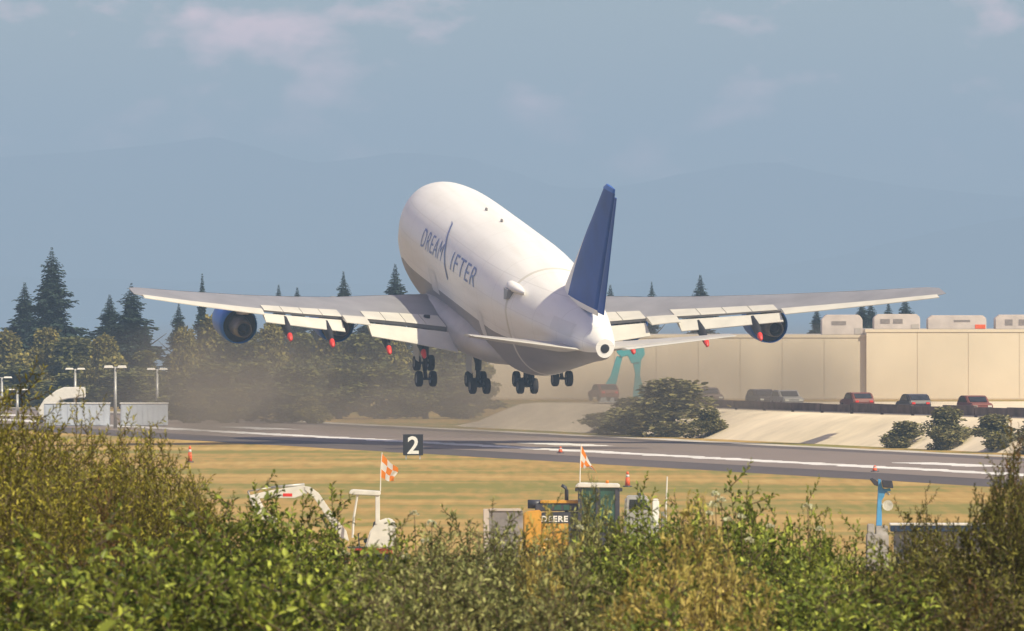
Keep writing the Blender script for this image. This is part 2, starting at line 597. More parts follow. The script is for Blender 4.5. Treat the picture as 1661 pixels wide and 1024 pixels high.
# hinge fairing
for sg, nm in ((1, 'hinge_fairing'),):
    rings = []
    for s, g in ((49.2, .03), (49.9, .28), (51.2, .40), (52.2, .34), (54.2, .03)):
        c = Vector((33 - s, 3.0, 10.3))
        rings.append([(33 - s, 3.0 + g * 1.3 * math.cos(t) + 0.35 * g, 9.95 + (0.12 + g * 0.6) * math.sin(t)) for t in np.arange(0, 6.28, 0.45)])
    b = MB()
    b.loft(rings)
    b.build(nm, 'white', fus)
b = MB()
b.prism([(33 - 50.6, 8.9), (33 - 51.5, 9.1), (33 - 51.7, 9.8), (33 - 50.5, 9.8)], 3.2, 3.80)
b.build('hinge_shade', 'winggrey', fus)  # raised grey block painting in the shade beneath the hinge fairing
for s in (28.0, 33.5):
    b = MB()
    b.prism([(33 - s, 12.1), (33 - s - 0.6, 12.1), (33 - s - 0.5, 12.42), (33 - s - 0.2, 12.42)], 0.2, 0.32)
    b.build('antenna_blade', 'metal', fus)
# grey rub plate where the stabilizer meets the fuselage, and service doors
for s0, s1, z0, z1, mt_, nm in ((60.5, 64.5, 8.3, 9.3, 'panelwhite', 'rub_plate'), (41.5, 43.2, 4.6, 6.6, 'panelwhite', 'service_door'), (24.5, 27.0, 5.2, 7.0, 'panelwhite', 'service_door')):
    b = MB()
    nn = 7
    vs = [PB(s, halfw(s, z) + .03, z) for s in np.linspace(s0, s1, nn) for z in np.linspace(z0, z1, nn)]
    b.add(vs, [(i * nn + j, i * nn + j + 1, (i + 1) * nn + j + 1, (i + 1) * nn + j) for i in range(nn - 1) for j in range(nn - 1)], True)
    b.build(nm, mt_, fus, recalc=False)
# wing to body fairing
b = MB()
rings = []
for s, w, h in ((16.5, .6, .1), (18, 2.6, .8), (20, 3.6, 1.3), (24, 4.15, 1.7), (30, 4.35, 1.85), (36, 4.2, 1.7), (40, 3.7, 1.4), (44, 2.5, .9), (47, .6, .2)):
    zc = 3.3 if s < 42 else 3.4
    rings.append([PB(s, w * math.copysign(abs(math.cos(t)) ** 0.75, math.cos(t)), zc + h * math.copysign(abs(math.sin(t)) ** 0.8, math.sin(t))) for t in np.arange(0, 6.2831, 6.2832 / 32)])
b.loft(rings)
b.build('belly_fairing', 'belly', plane)


def text_mesh(body, size, italic=0.0, weight=0.0, space=1.0):
    cu = bpy.data.curves.new('txt', 'FONT')
    cu.body = body
    cu.size = size
    cu.offset = weight
    cu.space_character = space
    cu.shear = italic
    cu.resolution_u = 3
    o = bpy.data.objects.new('txt', cu)
    COL.objects.link(o)
    dg = bpy.context.evaluated_depsgraph_get()
    me = bpy.data.meshes.new_from_object(o.evaluated_get(dg))
    bpy.data.objects.remove(o)
    return me


def wrap_text(body, s0, z0, size, space=1.0, name='lettering', shear=0.12, fit=None):
    me = text_mesh(body, size, shear, -0.006 * size, space)
    bm = bmesh.new()
    bm.from_mesh(me)
    bmesh.ops.triangulate(bm, faces=bm.faces)
    bmesh.ops.subdivide_edges(bm, edges=[e for e in bm.edges if e.calc_length() > 0.35], cuts=3)
    x1 = max(v.co.x for v in bm.verts)
    fx = fit / x1 if fit else 1.0
    for v in bm.verts:
        s, z = s0 + v.co.x * fx, z0 + v.co.y
        v.co = PB(s, halfw(s, z) + 0.035, z)
    bmesh.ops.recalc_face_normals(bm, faces=bm.faces)
    bm.to_mesh(me)
    bm.free()
    me.materials.clear()
    me.materials.append(M['letter'])
    o = bpy.data.objects.new(name, me)
    COL.objects.link(o)
    o.parent = fus
    return o


wrap_text('DREAM', 22.6, 8.45, 2.15, 1.15, fit=7.7)
wrap_text('IFTER', 33.2, 8.35, 2.15, 1.15, fit=8.8)
# the tall slanted L of the lettering
b = MB()
pts = [(27.6, 11.25, .10), (28.3, 11.15, .2), (29.2, 10.7, .2), (30.6, 9.7, .18), (31.5, 8.7, .17), (31.9, 7.8, .19), (32.1, 7.3, .2)]
vs, fs = [], []
pp = np.array(pts)
tq = np.linspace(0, 6, 43)
pts = [tuple(np.interp(q, np.arange(7), pp[:, i]) for i in range(3)) for q in tq]
for s, z, w in pts:
    for q in (-w, w):
        vs.append(PB(s + q, halfw(s + q, z) + 0.05, z))
fs = [(2 * i, 2 * i + 1, 2 * i + 3, 2 * i + 2) for i in range(len(pts) - 1)]
b.add(vs, fs)
b.build('lettering', 'letter', fus, recalc=False)

# ---- wings
WS = np.array([  # span, leading edge station, chord, height, thickness ratio
    (2.2, 18.3, 18.0, 3.65, .125), (4.2, 20.3, 16.2, 3.95, .12), (8.0, 23.7, 13.2, 4.5, .11), (12.5, 27.7, 10.1, 5.1, .10), (16.5, 31.2, 8.7, 5.75, .095),
    (21.2, 35.3, 7.25, 6.6, .09), (27.0, 40.3, 5.4, 7.75, .09), (31.6, 44.3, 4.0, 8.75, .085), (32.3, 45.4, 2.8, 8.9, .05)])


def wsec(y):
    return [np.interp(y, WS[:, 0], WS[:, i]) for i in range(1, 5)]


def foil(c, th):
    return th * 5 * (0.2969 * math.sqrt(c) - 0.126 * c - 0.3516 * c**2 + 0.2843 * c**3 - 0.1036 * c**4)


def wpt(y, c, side, sg, off=0.0):
    le, ch, z, th = wsec(y)
    t = foil(c, th) * ch
    zz = z + (0.62 * t if side > 0 else -0.38 * t) - c * ch * 0.035 + off * side
    return PB(le + c * ch, sg * y, zz)


spans = [2.2, 3.2, 4.2, 6, 8, 10, 12.5, 14.5, 16.5, 19, 21.2, 24, 27, 29.5, 31.6, 32.0, 32.3]
UP = [0.80, 0.7, 0.55, 0.4, 0.28, 0.16, 0.08, 0.03, 0.008]
LO = [0.0, 0.02, 0.07, 0.2, 0.4, 0.6, 0.80]


def panel(y0, y1, c0, c1, off, thick, sg, defl=0.0, drop=0.0, aft=0.0, n=6, gap=0.0):
    """a solid trailing edge panel between chord fractions, turned down about its own front edge"""
    rings = []
    for y in np.linspace(y0, y1, n):
        le, ch, z, th = wsec(y)
        hs, hz = le + c0 * ch + aft * ch, z + 0.5 * foil(c0, th) * ch - c0 * ch * 0.035 + off - drop * ch
        L = (c1 - c0) * ch
        t = thick * ch
        prof = [(0, 0.0), (0.12, t * .55), (0.4, t * .5), (1.0, 0.03), (1.0, -0.03), (0.4, -t * .45), (0.12, -t * .5)]
        r_ = []
        for a, h in prof:
            ds, dz = a * L, h
            r_.append(PB(hs + ds * math.cos(defl) + dz * math.sin(defl), sg * y, hz - ds * math.sin(defl) + dz * math.cos(defl)))
        rings.append(r_)
    m = MB()
    m.loft(rings, smooth=False)
    return m


for sg in (1, -1):
    b = MB()
    b.loft([[wpt(y, c, 1, sg) for c in UP] + [wpt(y, c, -1, sg) for c in LO] for y in spans])
    wing = b.build('wing', 'winggrey', plane)
    # leading edge is bare and bright, as a thin cap
    b = MB()
    b.loft([[wpt(y, c, 1, sg, .012) for c in (0.05, 0.02, 0.006)] + [wpt(y, c, -1, sg, .012) for c in (0.0, 0.02, 0.05)] for y in np.linspace(4.4, 31.8, 14)], caps=False, closed=False)
    b.build('leading_edge', 'offwhite', wing)
    # spoiler band in front of the flaps
    for y0, y1 in ((4.3, 11.3), (13.4, 20.6)):
        for k in range(4):
            a0, a1 = y0 + (y1 - y0) * k / 4 + .03, y0 + (y1 - y0) * (k + 1) / 4 - .03
            b = MB()
            ring_ = []
            for y in (a0, a1):
                ring_.append([wpt(y, 0.60, 1, sg, .0), wpt(y, 0.61, 1, sg, .06), wpt(y, 0.79, 1, sg, .07), wpt(y, 0.815, 1, sg, .03), wpt(y, 0.80, 1, sg, -.03)])
            b.loft(ring_, smooth=False)
            b.build('spoiler_panel', 'offwhite', wing)
    panel(4.0, 11.2, .80, 1.0, -.22, .030, sg, R(17), .012, 0.015).build('flap', 'offwhite', wing)
    panel(13.5, 20.7, .80, 1.0, -.16, .030, sg, R(17), .012, 0.015).build('flap', 'offwhite', wing)
    panel(11.3, 13.4, .79, 1.0, .02, .03, sg, R(4)).build('aileron', 'offwhite', wing)
    panel(20.8, 31.6, .79, 1.0, .02, .032, sg, R(5)).build('aileron', 'offwhite', wing)
    # flap track fairings with red tips
    for y in (6.7, 9.8, 15.0, 18.8):
        le, ch, z, th = wsec(y)
        s0 = le + 0.62 * ch
        L = 0.62 * ch if y > 12 else 0.52 * ch
        L = min(L, 5.6)
        rings, ms_ = [], []
        for a, w, h in ((0, .05, .1), (.15, .26, .32), (.4, .34, .45), (.65, .32, .45), (.86, .22, .3)):
            zc = z - 0.50 - 0.05 * ch * a - a * a * L * (0.20 if y > 12 else 0.24)
            rings.append([PB(s0 + a * L, sg * (y + w * math.cos(t)), zc + h * math.sin(t)) for t in np.arange(0, 6.28, 6.2832 / 12)])
        b = MB()
        b.use('dark').loft(rings)
        rr = [rings[-1]]
        for a, w in ((.90, .19), (.93, .17), (.955, .03)):
            zc = z - 0.50 - 0.05 * ch * a - a * a * L * (0.20 if y > 12 else 0.24)
            rr.append([PB(s0 + a * L, sg * (y + w * math.cos(t)), zc + w * 1.2 * math.sin(t)) for t in np.arange(0, 6.28, 6.2832 / 12)])
        b.use('redtip').loft(rr)
        b.build('flap_track_fairing', None, wing)

# ---- engines
def lathe(prof, s0, y, z, n=28):
    return [[PB(s0 + a, y + r * math.cos(t), z + r * math.sin(t)) for t in np.arange(0, 6.2831, 6.2832 / n)] for a, r in prof]


for y, s0, z in ((21.5, 32.2, 4.35), (-21.2, 32.2, 4.35), (11.9, 23.8, 3.0), (-11.9, 23.8, 3.0)):
    en = empty('engine', PB(s0 + 3, y, z))
    en.parent = plane
    off = Vector(PB(s0 + 3, y, z))

    def eng(m, name, mt):
        m.v = [tuple(Vector(p) - off) for p in m.v]
        return m.build(name, mt, en)
    m = MB()
    m.loft(lathe([(0.25, 1.15), (0.0, 1.28), (0.12, 1.40), (0.8, 1.53), (2.0, 1.58), (3.2, 1.53), (4.2, 1.38), (4.2, 1.32), (3.4, 1.38)], s0, y, z), caps=False)
    eng(m, 'cowling', 'lightblue')
    m = MB()
    m.loft(lathe([(0.25, 1.15), (1.2, 1.2), (1.25, 0.02)], s0, y, z), caps=False)
    eng(m, 'fan', 'dark')
    m = MB()
    m.loft(lathe([(3.4, 1.37), (3.3, 0.7)], s0, y, z), caps=False)
    eng(m, 'fan_duct', 'dark')
    m = MB()
    m.loft(lathe([(3.0, .82), (4.2, .82), (5.0, .74), (5.9, .60), (5.9, .54), (5.0, .56), (4.9, .05)], s0, y, z), caps=False)
    eng(m, 'core_nozzle', 'metal')
    m = MB()
    m.loft(lathe([(4.8, .34), (5.8, .28), (6.4, .04)], s0, y, z, 16))
    eng(m, 'exhaust_cone', 'dark')
    m = MB()
    sy = abs(y)
    le, ch, wz, th = wsec(sy)
    rr = []
    for a, zt, zb, w in ((1.0, z + 1.56, z + 1.3, .05), (2.2, z + 1.95, z + 1.3, .18), (le + .5 - s0, wz + .1, z + .9, .24), (le + ch * .35 - s0, wz - .1, z + 1.2, .24), (le + ch * .62 - s0, wz - .25, wz - .6, .06)):
        rr.append([PB(s0 + a, y - w, zb), PB(s0 + a, y + w, zb), PB(s0 + a, y + w, zt), PB(s0 + a, y - w, zt)])
    m.loft(rr, smooth=False)
    eng(m, 'pylon', 'belly')

# ---- fin and stabilisers
CS6 = (1, .8, .55, .3, .12, .03)


def surf(rootp, tipp, n, axis, sg=1, cs=CS6):
    """lofted thin surface between root (le, te, y, z, t) and tip"""
    rings = []
    for k in range(n + 1):
        q = k / n
        le, te, y, z, t = [a + (c - a) * q for a, c in zip(rootp, tipp)]
        r_ = []
        cq = cs(q) if callable(cs) else cs
        for c in cq:
            w = foil(c, 1.0) * t
            r_.append((le + (te - le) * c, y, z, w))
        low = [(le + (te - le) * c, y, z, -foil(c, 1.0) * t) for c in (0,) + tuple(reversed(cq[1:]))]
        pr = []
        for s, yy, zz, w in r_ + low:
            pr.append(PB(s, sg * yy, zz + w) if axis == 'z' else PB(s, yy + w, zz))
        rings.append(pr)
    return rings


fin = MB()
FC = (1, .9, .8, .7, .6, .5, .42, .36, .30, .25, .20, .16, .12, .08, .04, .015)
NR, NF = 24, 32


def fin_chords(q):
    f = max(.07, 1 - q / .75)
    return tuple(c * f if c <= .301 else .3 * f + (c - .3) / .7 * (1 - .3 * f) for c in FC)


rg = surf((55.0, 66.0, 0, 10.2, 1.25), (66.6, 70.0, 0, 20.25, .42), NR, 'y', cs=fin_chords)
fin.use('blue').loft(rg, caps=True)
fcl = list(FC) + [0] + list(reversed(FC[1:]))
for i, fc in enumerate(fin.f):   # white dorsal paint narrows up the leading edge, blue above and behind it
    if len(fc) == 4:
        q = (min(fc) // NF) / NR
        c = sum(fcl[v % NF] for v in fc) / 4
        if c < .30 or q < .03:
            fin.use('whiteplain'); fin.m[i] = fin.cur
fo = fin.build('tail_fin', None, plane)
b = MB()
b.loft(surf((66.08, 68.0, 0, 10.6, .32), (70.02, 70.6, 0, 20.0, .12), 8, 'y'))
b.build('rudder', 'blue', fo)
b = MB()
b.loft(surf((66.4, 69.9, 0, 20.24, .42), (67.2, 70.0, 0, 20.6, .18), 2, 'y'))
b.build('fin_cap', 'lightblue', fo)
for sg in (1, -1):
    b = MB()
    b.loft(surf((58.8, 66.0, 1.4, 7.65, .75), (65.6, 68.0, 10.3, 8.75, .22), 8, 'z', sg))
    def trim(m):
        out = []
        for x, y, z in m.v:
            d = (33 - x) - 66.0
            out.append((x, y, z + d * math.tan(R(8.5))))
        m.v = out
    trim(b)
    st = b.build('stabilizer', 'belly', plane)
    b = MB()
    b.loft(surf((66.06, 68.3, 1.9, 7.68, .22), (68.05, 68.9, 10.25, 8.73, .07), 6, 'z', sg))
    trim(b)
    b.build('elevator', 'offwhite', st)

# ---- landing gear
def wheel(m, c, r, w):
    prof = [(-.5, .55), (-.5, .9), (-.34, 1), (.34, 1), (.5, .9), (.5, .55)]
    rings = [[(c[0] + r * q * math.cos(t), c[1] + a * w, c[2] + r * q * math.sin(t)) for t in np.arange(0, 6.2831, 6.2832 / 18)] for a, q in prof]
    m.use('tyre').loft(rings, caps=False)
    for sd_ in (-1, 1):
        hub = [[(c[0] + r * q * math.cos(t), c[1] + sd_ * w * a, c[2] + r * q * math.sin(t)) for t in np.arange(0, 6.2831, 6.2832 / 18)] for a, q in ((.5, .55), (.36, .45), (.36, .03))]
        m.use('rim').loft(hub, caps=False)


for y, s0, tilt, ztop, lz in ((5.5, 31.6, R(48), 4.4, -0.05), (-5.5, 31.6, R(48), 4.4, -0.05), (1.92, 34.7, R(12), 3.0, -0.45), (-1.92, 34.7, R(12), 3.0, -0.45)):
    g = empty('landing_gear', PB(s0, y, lz))
    g.parent = plane
    m = MB()
    m.tube([(0, 0, ztop - lz), (0, 0, 1.0)], .26, 10).tube([(0, 0, 1.1), (0, 0, 0)], .17, 10)
    m.build('strut', 'dark', g)
    m = MB()
    m.tube([(1.2, 0, ztop - lz - .5), (0, 0, 0.8)], .09, 8).tube([(0, .6 * (1 if y > 0 else -1), ztop - lz - .6), (0, 0, .9)], .08, 8)
    m.build('brace', 'dark', g)
    m = MB()
    ax = []
    for e in (-1, 1):
        x, z = e * .74 * math.cos(tilt), e * .74 * math.sin(tilt)
        ax.append((x, z))
    m.tube([(ax[0][0], 0, ax[0][1]), (ax[1][0], 0, ax[1][1])], .15, 8)
    for x, z in ax:
        m.tube([(x, -.6, z), (x, .6, z)], .1, 8)
    m.build('bogie_beam', 'dark', g)
    for x, z in ax:
        for w in (-.56, .56):
            m = MB()
            wheel(m, (0, 0, 0), .62, .46)
            m.build('wheel', None, g, loc=(x, w, z))
    m = MB()
    dy = .75 if y > 0 else -.75
    m.prism([(-1.0, .9), (.9, .9), (1.1, ztop - lz - .6), (-1.1, ztop - lz - .6)], dy - .03, dy + .03)
    m.build('gear_door', 'belly', g)

# ------------------------------------------------------------------ signs, flags, markers on the field
def ground_at(px, Y):
    p = at(px, 0, Y)
    return Vector((p.x, p.y, gz(Y)))


def sign2():
    g = empty('distance_sign', ground_at(670, 905))
    tag(g, 'black square board with a white numeral 2 beside the runway', 'sign')
    b = MB()
    b.box(-.72, .72, -.12, .12, .28, 1.76)
    b.build('board', 'signblack', g, bevel=.02)
    b = MB()
    b.box(-.76, .76, -.10, .14, 1.765, 1.80)
    b.build('frame', 'charcoal', g)
    for x in (-.5, .5):
        b = MB()
        b.box(x - .05, x + .05, -.05, .05, 0, .28)
        b.build('leg', 'galv', g)
    me = text_mesh('2', 1.75, 0.03, 0.035)
    xs_ = [v.co.x for v in me.vertices]
    ys_ = [v.co.y for v in me.vertices]
    cx, cy = (min(xs_) + max(xs_)) / 2, (min(ys_) + max(ys_)) / 2
    for v in me.vertices:
        v.co = ((v.co.x - cx), -.124, v.co.y - cy + 1.02)
    me.materials.clear()
    me.materials.append(M['signwhite'])
    o = bpy.data.objects.new('numeral', me)
    COL.objects.link(o)
    o.parent = g


sign2()


def flag(px, ybot, ytop, Y, pts, label, zb):
    """chequered flag; pts = corner outline in metres from the pole top: top inner, bottom inner, bottom outer, top outer"""
    base = at(px, ybot, Y)
    g = empty('safety_flag', base)
    H = (ybot - ytop) * Y / K
    tag(g, label, 'flag', 'orange and white chequered flags')
    b = MB()
    b.tube([(0, 0, 0), (0.02, 0, H * .6), (0.075, 0, H)], .024, 6)
    b.build('pole', 'lampwhite', g)
    b = MB()
    n = 18
    a, bb, c, d = [Vector((x, 0, H + z)) for x, z in pts]
    vs = []
    for th in (0, .012):
        for j in range(n + 1):
            for i in range(n + 1):
                u, v = i / n, j / n
                p = (a * (1 - v) + bb * v) * (1 - u) + (d * (1 - v) + c * v) * u
                fold = math.sin(u * 7 + v * 2.4) * .10 * u + math.sin(u * 13 + v * 5) * .03 * u
                p = p + Vector((.05 * math.sin(v * 6) * u, fold + th, -.06 * math.sin(u * 3.1) + .03 * math.sin(u * 9) * u))
                vs.append(p)
    k = (n + 1) ** 2
    fs, ms_ = [], []
    for t in (0, k):
        for j in range(n):
            for i in range(n):
                f = (t + j * (n + 1) + i, t + j * (n + 1) + i + 1, t + (j + 1) * (n + 1) + i + 1, t + (j + 1) * (n + 1) + i)
                b.use('orange' if ((i * 3 // n) + (j * 3 // n)) % 2 == 0 else 'flagwhite')
                b.add([], [])
                b.f.append(list(f)); b.m.append(b.cur); b.sm.append(True)
    b.v += [tuple(x) for x in vs]
    b.build('cloth', None, g, recalc=False)


flag(617, 797, 734, 570, [(.08, -.06), (.03, -1.12), (.62, -1.32), (.80, -.72)], 'spread orange and white chequered flag on the excavator canopy', 0)
flag(940, 850, 721, 555, [(.08, -.03), (.05, -1.0), (.40, -.98), (.76, -1.28)], 'half furled orange and white chequered flag beside the bulldozer cab', 0)


def marker(px, py, Y, h, label):
    g = empty('traffic_marker', ground_at(px, Y))
    tag(g, label, 'traffic marker', 'orange marker posts on the grass')
    b = MB()
    b.tube([(0, 0, 0), (0, 0, .07)], [.3, .28], 8)
    b.build('base', 'charcoal', g)
    b = MB()
    b.tube([(0, 0, .07), (0, 0, h * .62)], [.17, .12], 10)
    b.build('post', 'coneorange', g)
    b = MB()
    b.tube([(0, 0, h * .62), (0, 0, h * .8)], [.122, .10], 10)
    b.build('band', 'flagwhite', g)
    b = MB()
    b.tube([(0, 0, h * .8), (0, 0, h)], [.10, .07], 10)
    b.build('cap', 'coneorange', g)


marker(308, 750, 889, 1.15, 'orange marker post with white band beside the olive willow thicket')
marker(909, 736, 935, .5, 'small orange marker post at the runway edge')
marker(1018, 790, 785, .95, 'orange marker post on the grass behind the bulldozer cab')
marker(1419, 766, 846, .42, 'low orange marker post behind the blue mast')


# ------------------------------------------------------------------ mini excavator
def excavator():
    Y = 570
    S = K / Y                      # photograph pixels per metre here
    g = empty('mini_excavator', ground_at(610, Y), 0)
    tag(g, 'white mini excavator with open canopy and raised bent arm in the grass', 'excavator')
    ox = 610

    def X(px): return (px - ox) / S
    def Z(py): return CH - (py - HZ) / S
    # tracks
    for y in (-.75, .75):
        t = MB()
        pts = []
        for k in range(24):
            a = 2 * math.pi * k / 24
            cx = -.62 if math.cos(a) < 0 else .62
            pts.append((cx + .27 * math.cos(a), .28 + .27 * math.sin(a)))
        t.prism(pts, y - .16, y + .16)
        t.build('track', 'tyre', g, bevel=.02)
        for x in (-.62, -.2, .2, .62):
            w = MB()
            w.tube([(x, y - .18, .27), (x, y + .18, .27)], .17, 12)
            w.build('track_roller', 'charcoal', g)
    b = MB(); b.box(-.7, .7, -.55, .55, .3, .5); b.build('undercarriage', 'charcoal', g, bevel=.03)
    b = MB(); b.box(-1.55, -1.42, -.85, .85, .12, .5).box(-1.45, -.6, -.5, -.4, .25, .35).box(-1.45, -.6, .4, .5, .25, .35)
    b.build('dozer_blade', 'xred', g, bevel=.01)
    b = MB(); b.prism([(X(580), .5), (X(640), .5), (X(642), .78), (X(575), .78)], -.7, .7); b.build('slew_deck', 'xred', g, bevel=.03)
    b = MB()
    b.prism([(X(592), .78), (X(641), .78), (X(643), Z(856)), (X(639), Z(844)), (X(628), Z(840)), (X(612), Z(846)), (X(600), Z(862))], -.68, .68)
    en = b.build('engine_cover', 'xwhite', g, bevel=.06)
    for k in range(4):
        b = MB(); b.box(X(634), X(645), -.55 + .3 * k, -.31 + .3 * k, .85, 1.2); b.build('grille', 'charcoal', en)
    b = MB(); b.box(X(565), X(596), -.66, .6, .78, .84); b.build('floor_plate', 'charcoal', g)
    b = MB(); b.box(X(590), X(606), -.28, .28, 1.0, 1.22).prism([(X(602), 1.2), (X(607), 1.2), (X(611), 2.0), (X(606), 2.0)], -.26, .26).box(X(592), X(604), -.2, .2, .84, 1.0)
    b.build('seat', 'charcoal', g, bevel=.04)
    for y in (-.6, .6):
        b = MB(); b.tube([(X(572), y, Z(872)), (X(574), y, Z(840)), (X(580), y, Z(803))], .055, 6); b.build('canopy_post', 'xwhite', g)
        b = MB(); b.box(X(609), X(616), y - .06, y + .06, Z(850), Z(803)); b.build('canopy_post', 'xwhite', g, bevel=.015)
    b = MB(); b.prism([(X(566), Z(801)), (X(568), Z(795.5)), (X(573), Z(794)), (X(615), Z(796.5)), (X(618), Z(799)), (X(616.5), Z(804)), (X(574), Z(802.5))], -.72, .72); b.build('canopy_roof', 'xwhite', g, bevel=.03)
    b = MB()
    for y in (-.3, .3): b.tube([(X(583), y, .84), (X(581), y, 1.45)], .03, 6)
    b.build('control_lever', 'charcoal', g)
    # boom, stick, bucket
    b = MB()
    b.prism([(X(566), Z(878)), (X(551), Z(872)), (X(529), Z(838)), (X(508), Z(806)), (X(494), Z(795)), (X(494), Z(789)), (X(503), Z(790)), (X(517), Z(800)), (X(540), Z(834)), (X(562), Z(862))], -.14, .14)
    bo = b.build('boom', 'xwhite', g, bevel=.02)
    b = MB(); b.tube([(X(558), 0, Z(884)), (X(536), 0, Z(866)), ], .06, 8).tube([(X(536), 0, Z(866)), (X(520), 0, Z(834))], .035, 8); b.build('boom_cylinder', 'charcoal', bo)
    b = MB()
    b.prism([(X(499), Z(791)), (X(492), Z(787.5)), (X(436), Z(796)), (X(404), Z(804)), (X(404), Z(809)), (X(440), Z(808)), (X(478), Z(808)), (X(498), Z(801))], -.11, .11)
    sk = b.build('stick', 'xwhite', g, bevel=.015)
    b = MB(); b.box(X(459), X(474), -.118, -.112, Z(805.5), Z(800.5)); b.build('side_decal', 'redtip', sk)
    b = MB(); b.tube([(X(494), 0, Z(786)), (X(440), 0, Z(791))], .06, 8).tube([(X(440), 0, Z(791)), (X(402), 0, Z(797))], .032, 8); b.build('stick_cylinder', 'galv', sk)
    b = MB(); b.tube([(X(402), 0, Z(797)), (X(408), 0, Z(812)), (X(412), 0, Z(822))], .05, 6); b.build('bucket_link', 'steel', g)
    bk = MB()
    out = [(X(404), Z(808)), (X(410), Z(826)), (X(424), Z(843)), (X(444), Z(849)), (X(450), Z(842)), (X(440), Z(836)), (X(428), Z(824)), (X(420), Z(808))]
    bk.prism(out, -.34, .34)
    bkt = bk.build('bucket', 'xwhite', g, bevel=.02)
    for k in range(4):
        t = MB(); t.prism([(X(444), Z(849)), (X(456), Z(845)), (X(450), Z(842))], -.3 + .17 * k, -.22 + .17 * k); t.build('bucket_tooth', 'steel', bkt)


excavator()
g = empty('traffic_cone', ground_at(469, 560))
tag(g, 'orange traffic cone standing by the excavator bucket', 'traffic cone')
b = MB(); b.box(-.36, .36, -.36, .36, 0, .06); b.build('base', 'charcoal', g)
b = MB(); b.tube([(0, 0, .06), (0, 0, 1.35)], [.28, .12], 14); b.build('cone', 'orange', g)
b = MB(); b.tube([(0, 0, .9), (0, 0, 1.1)], [.2, .168], 14); b.build('band', 'flagwhite', g)


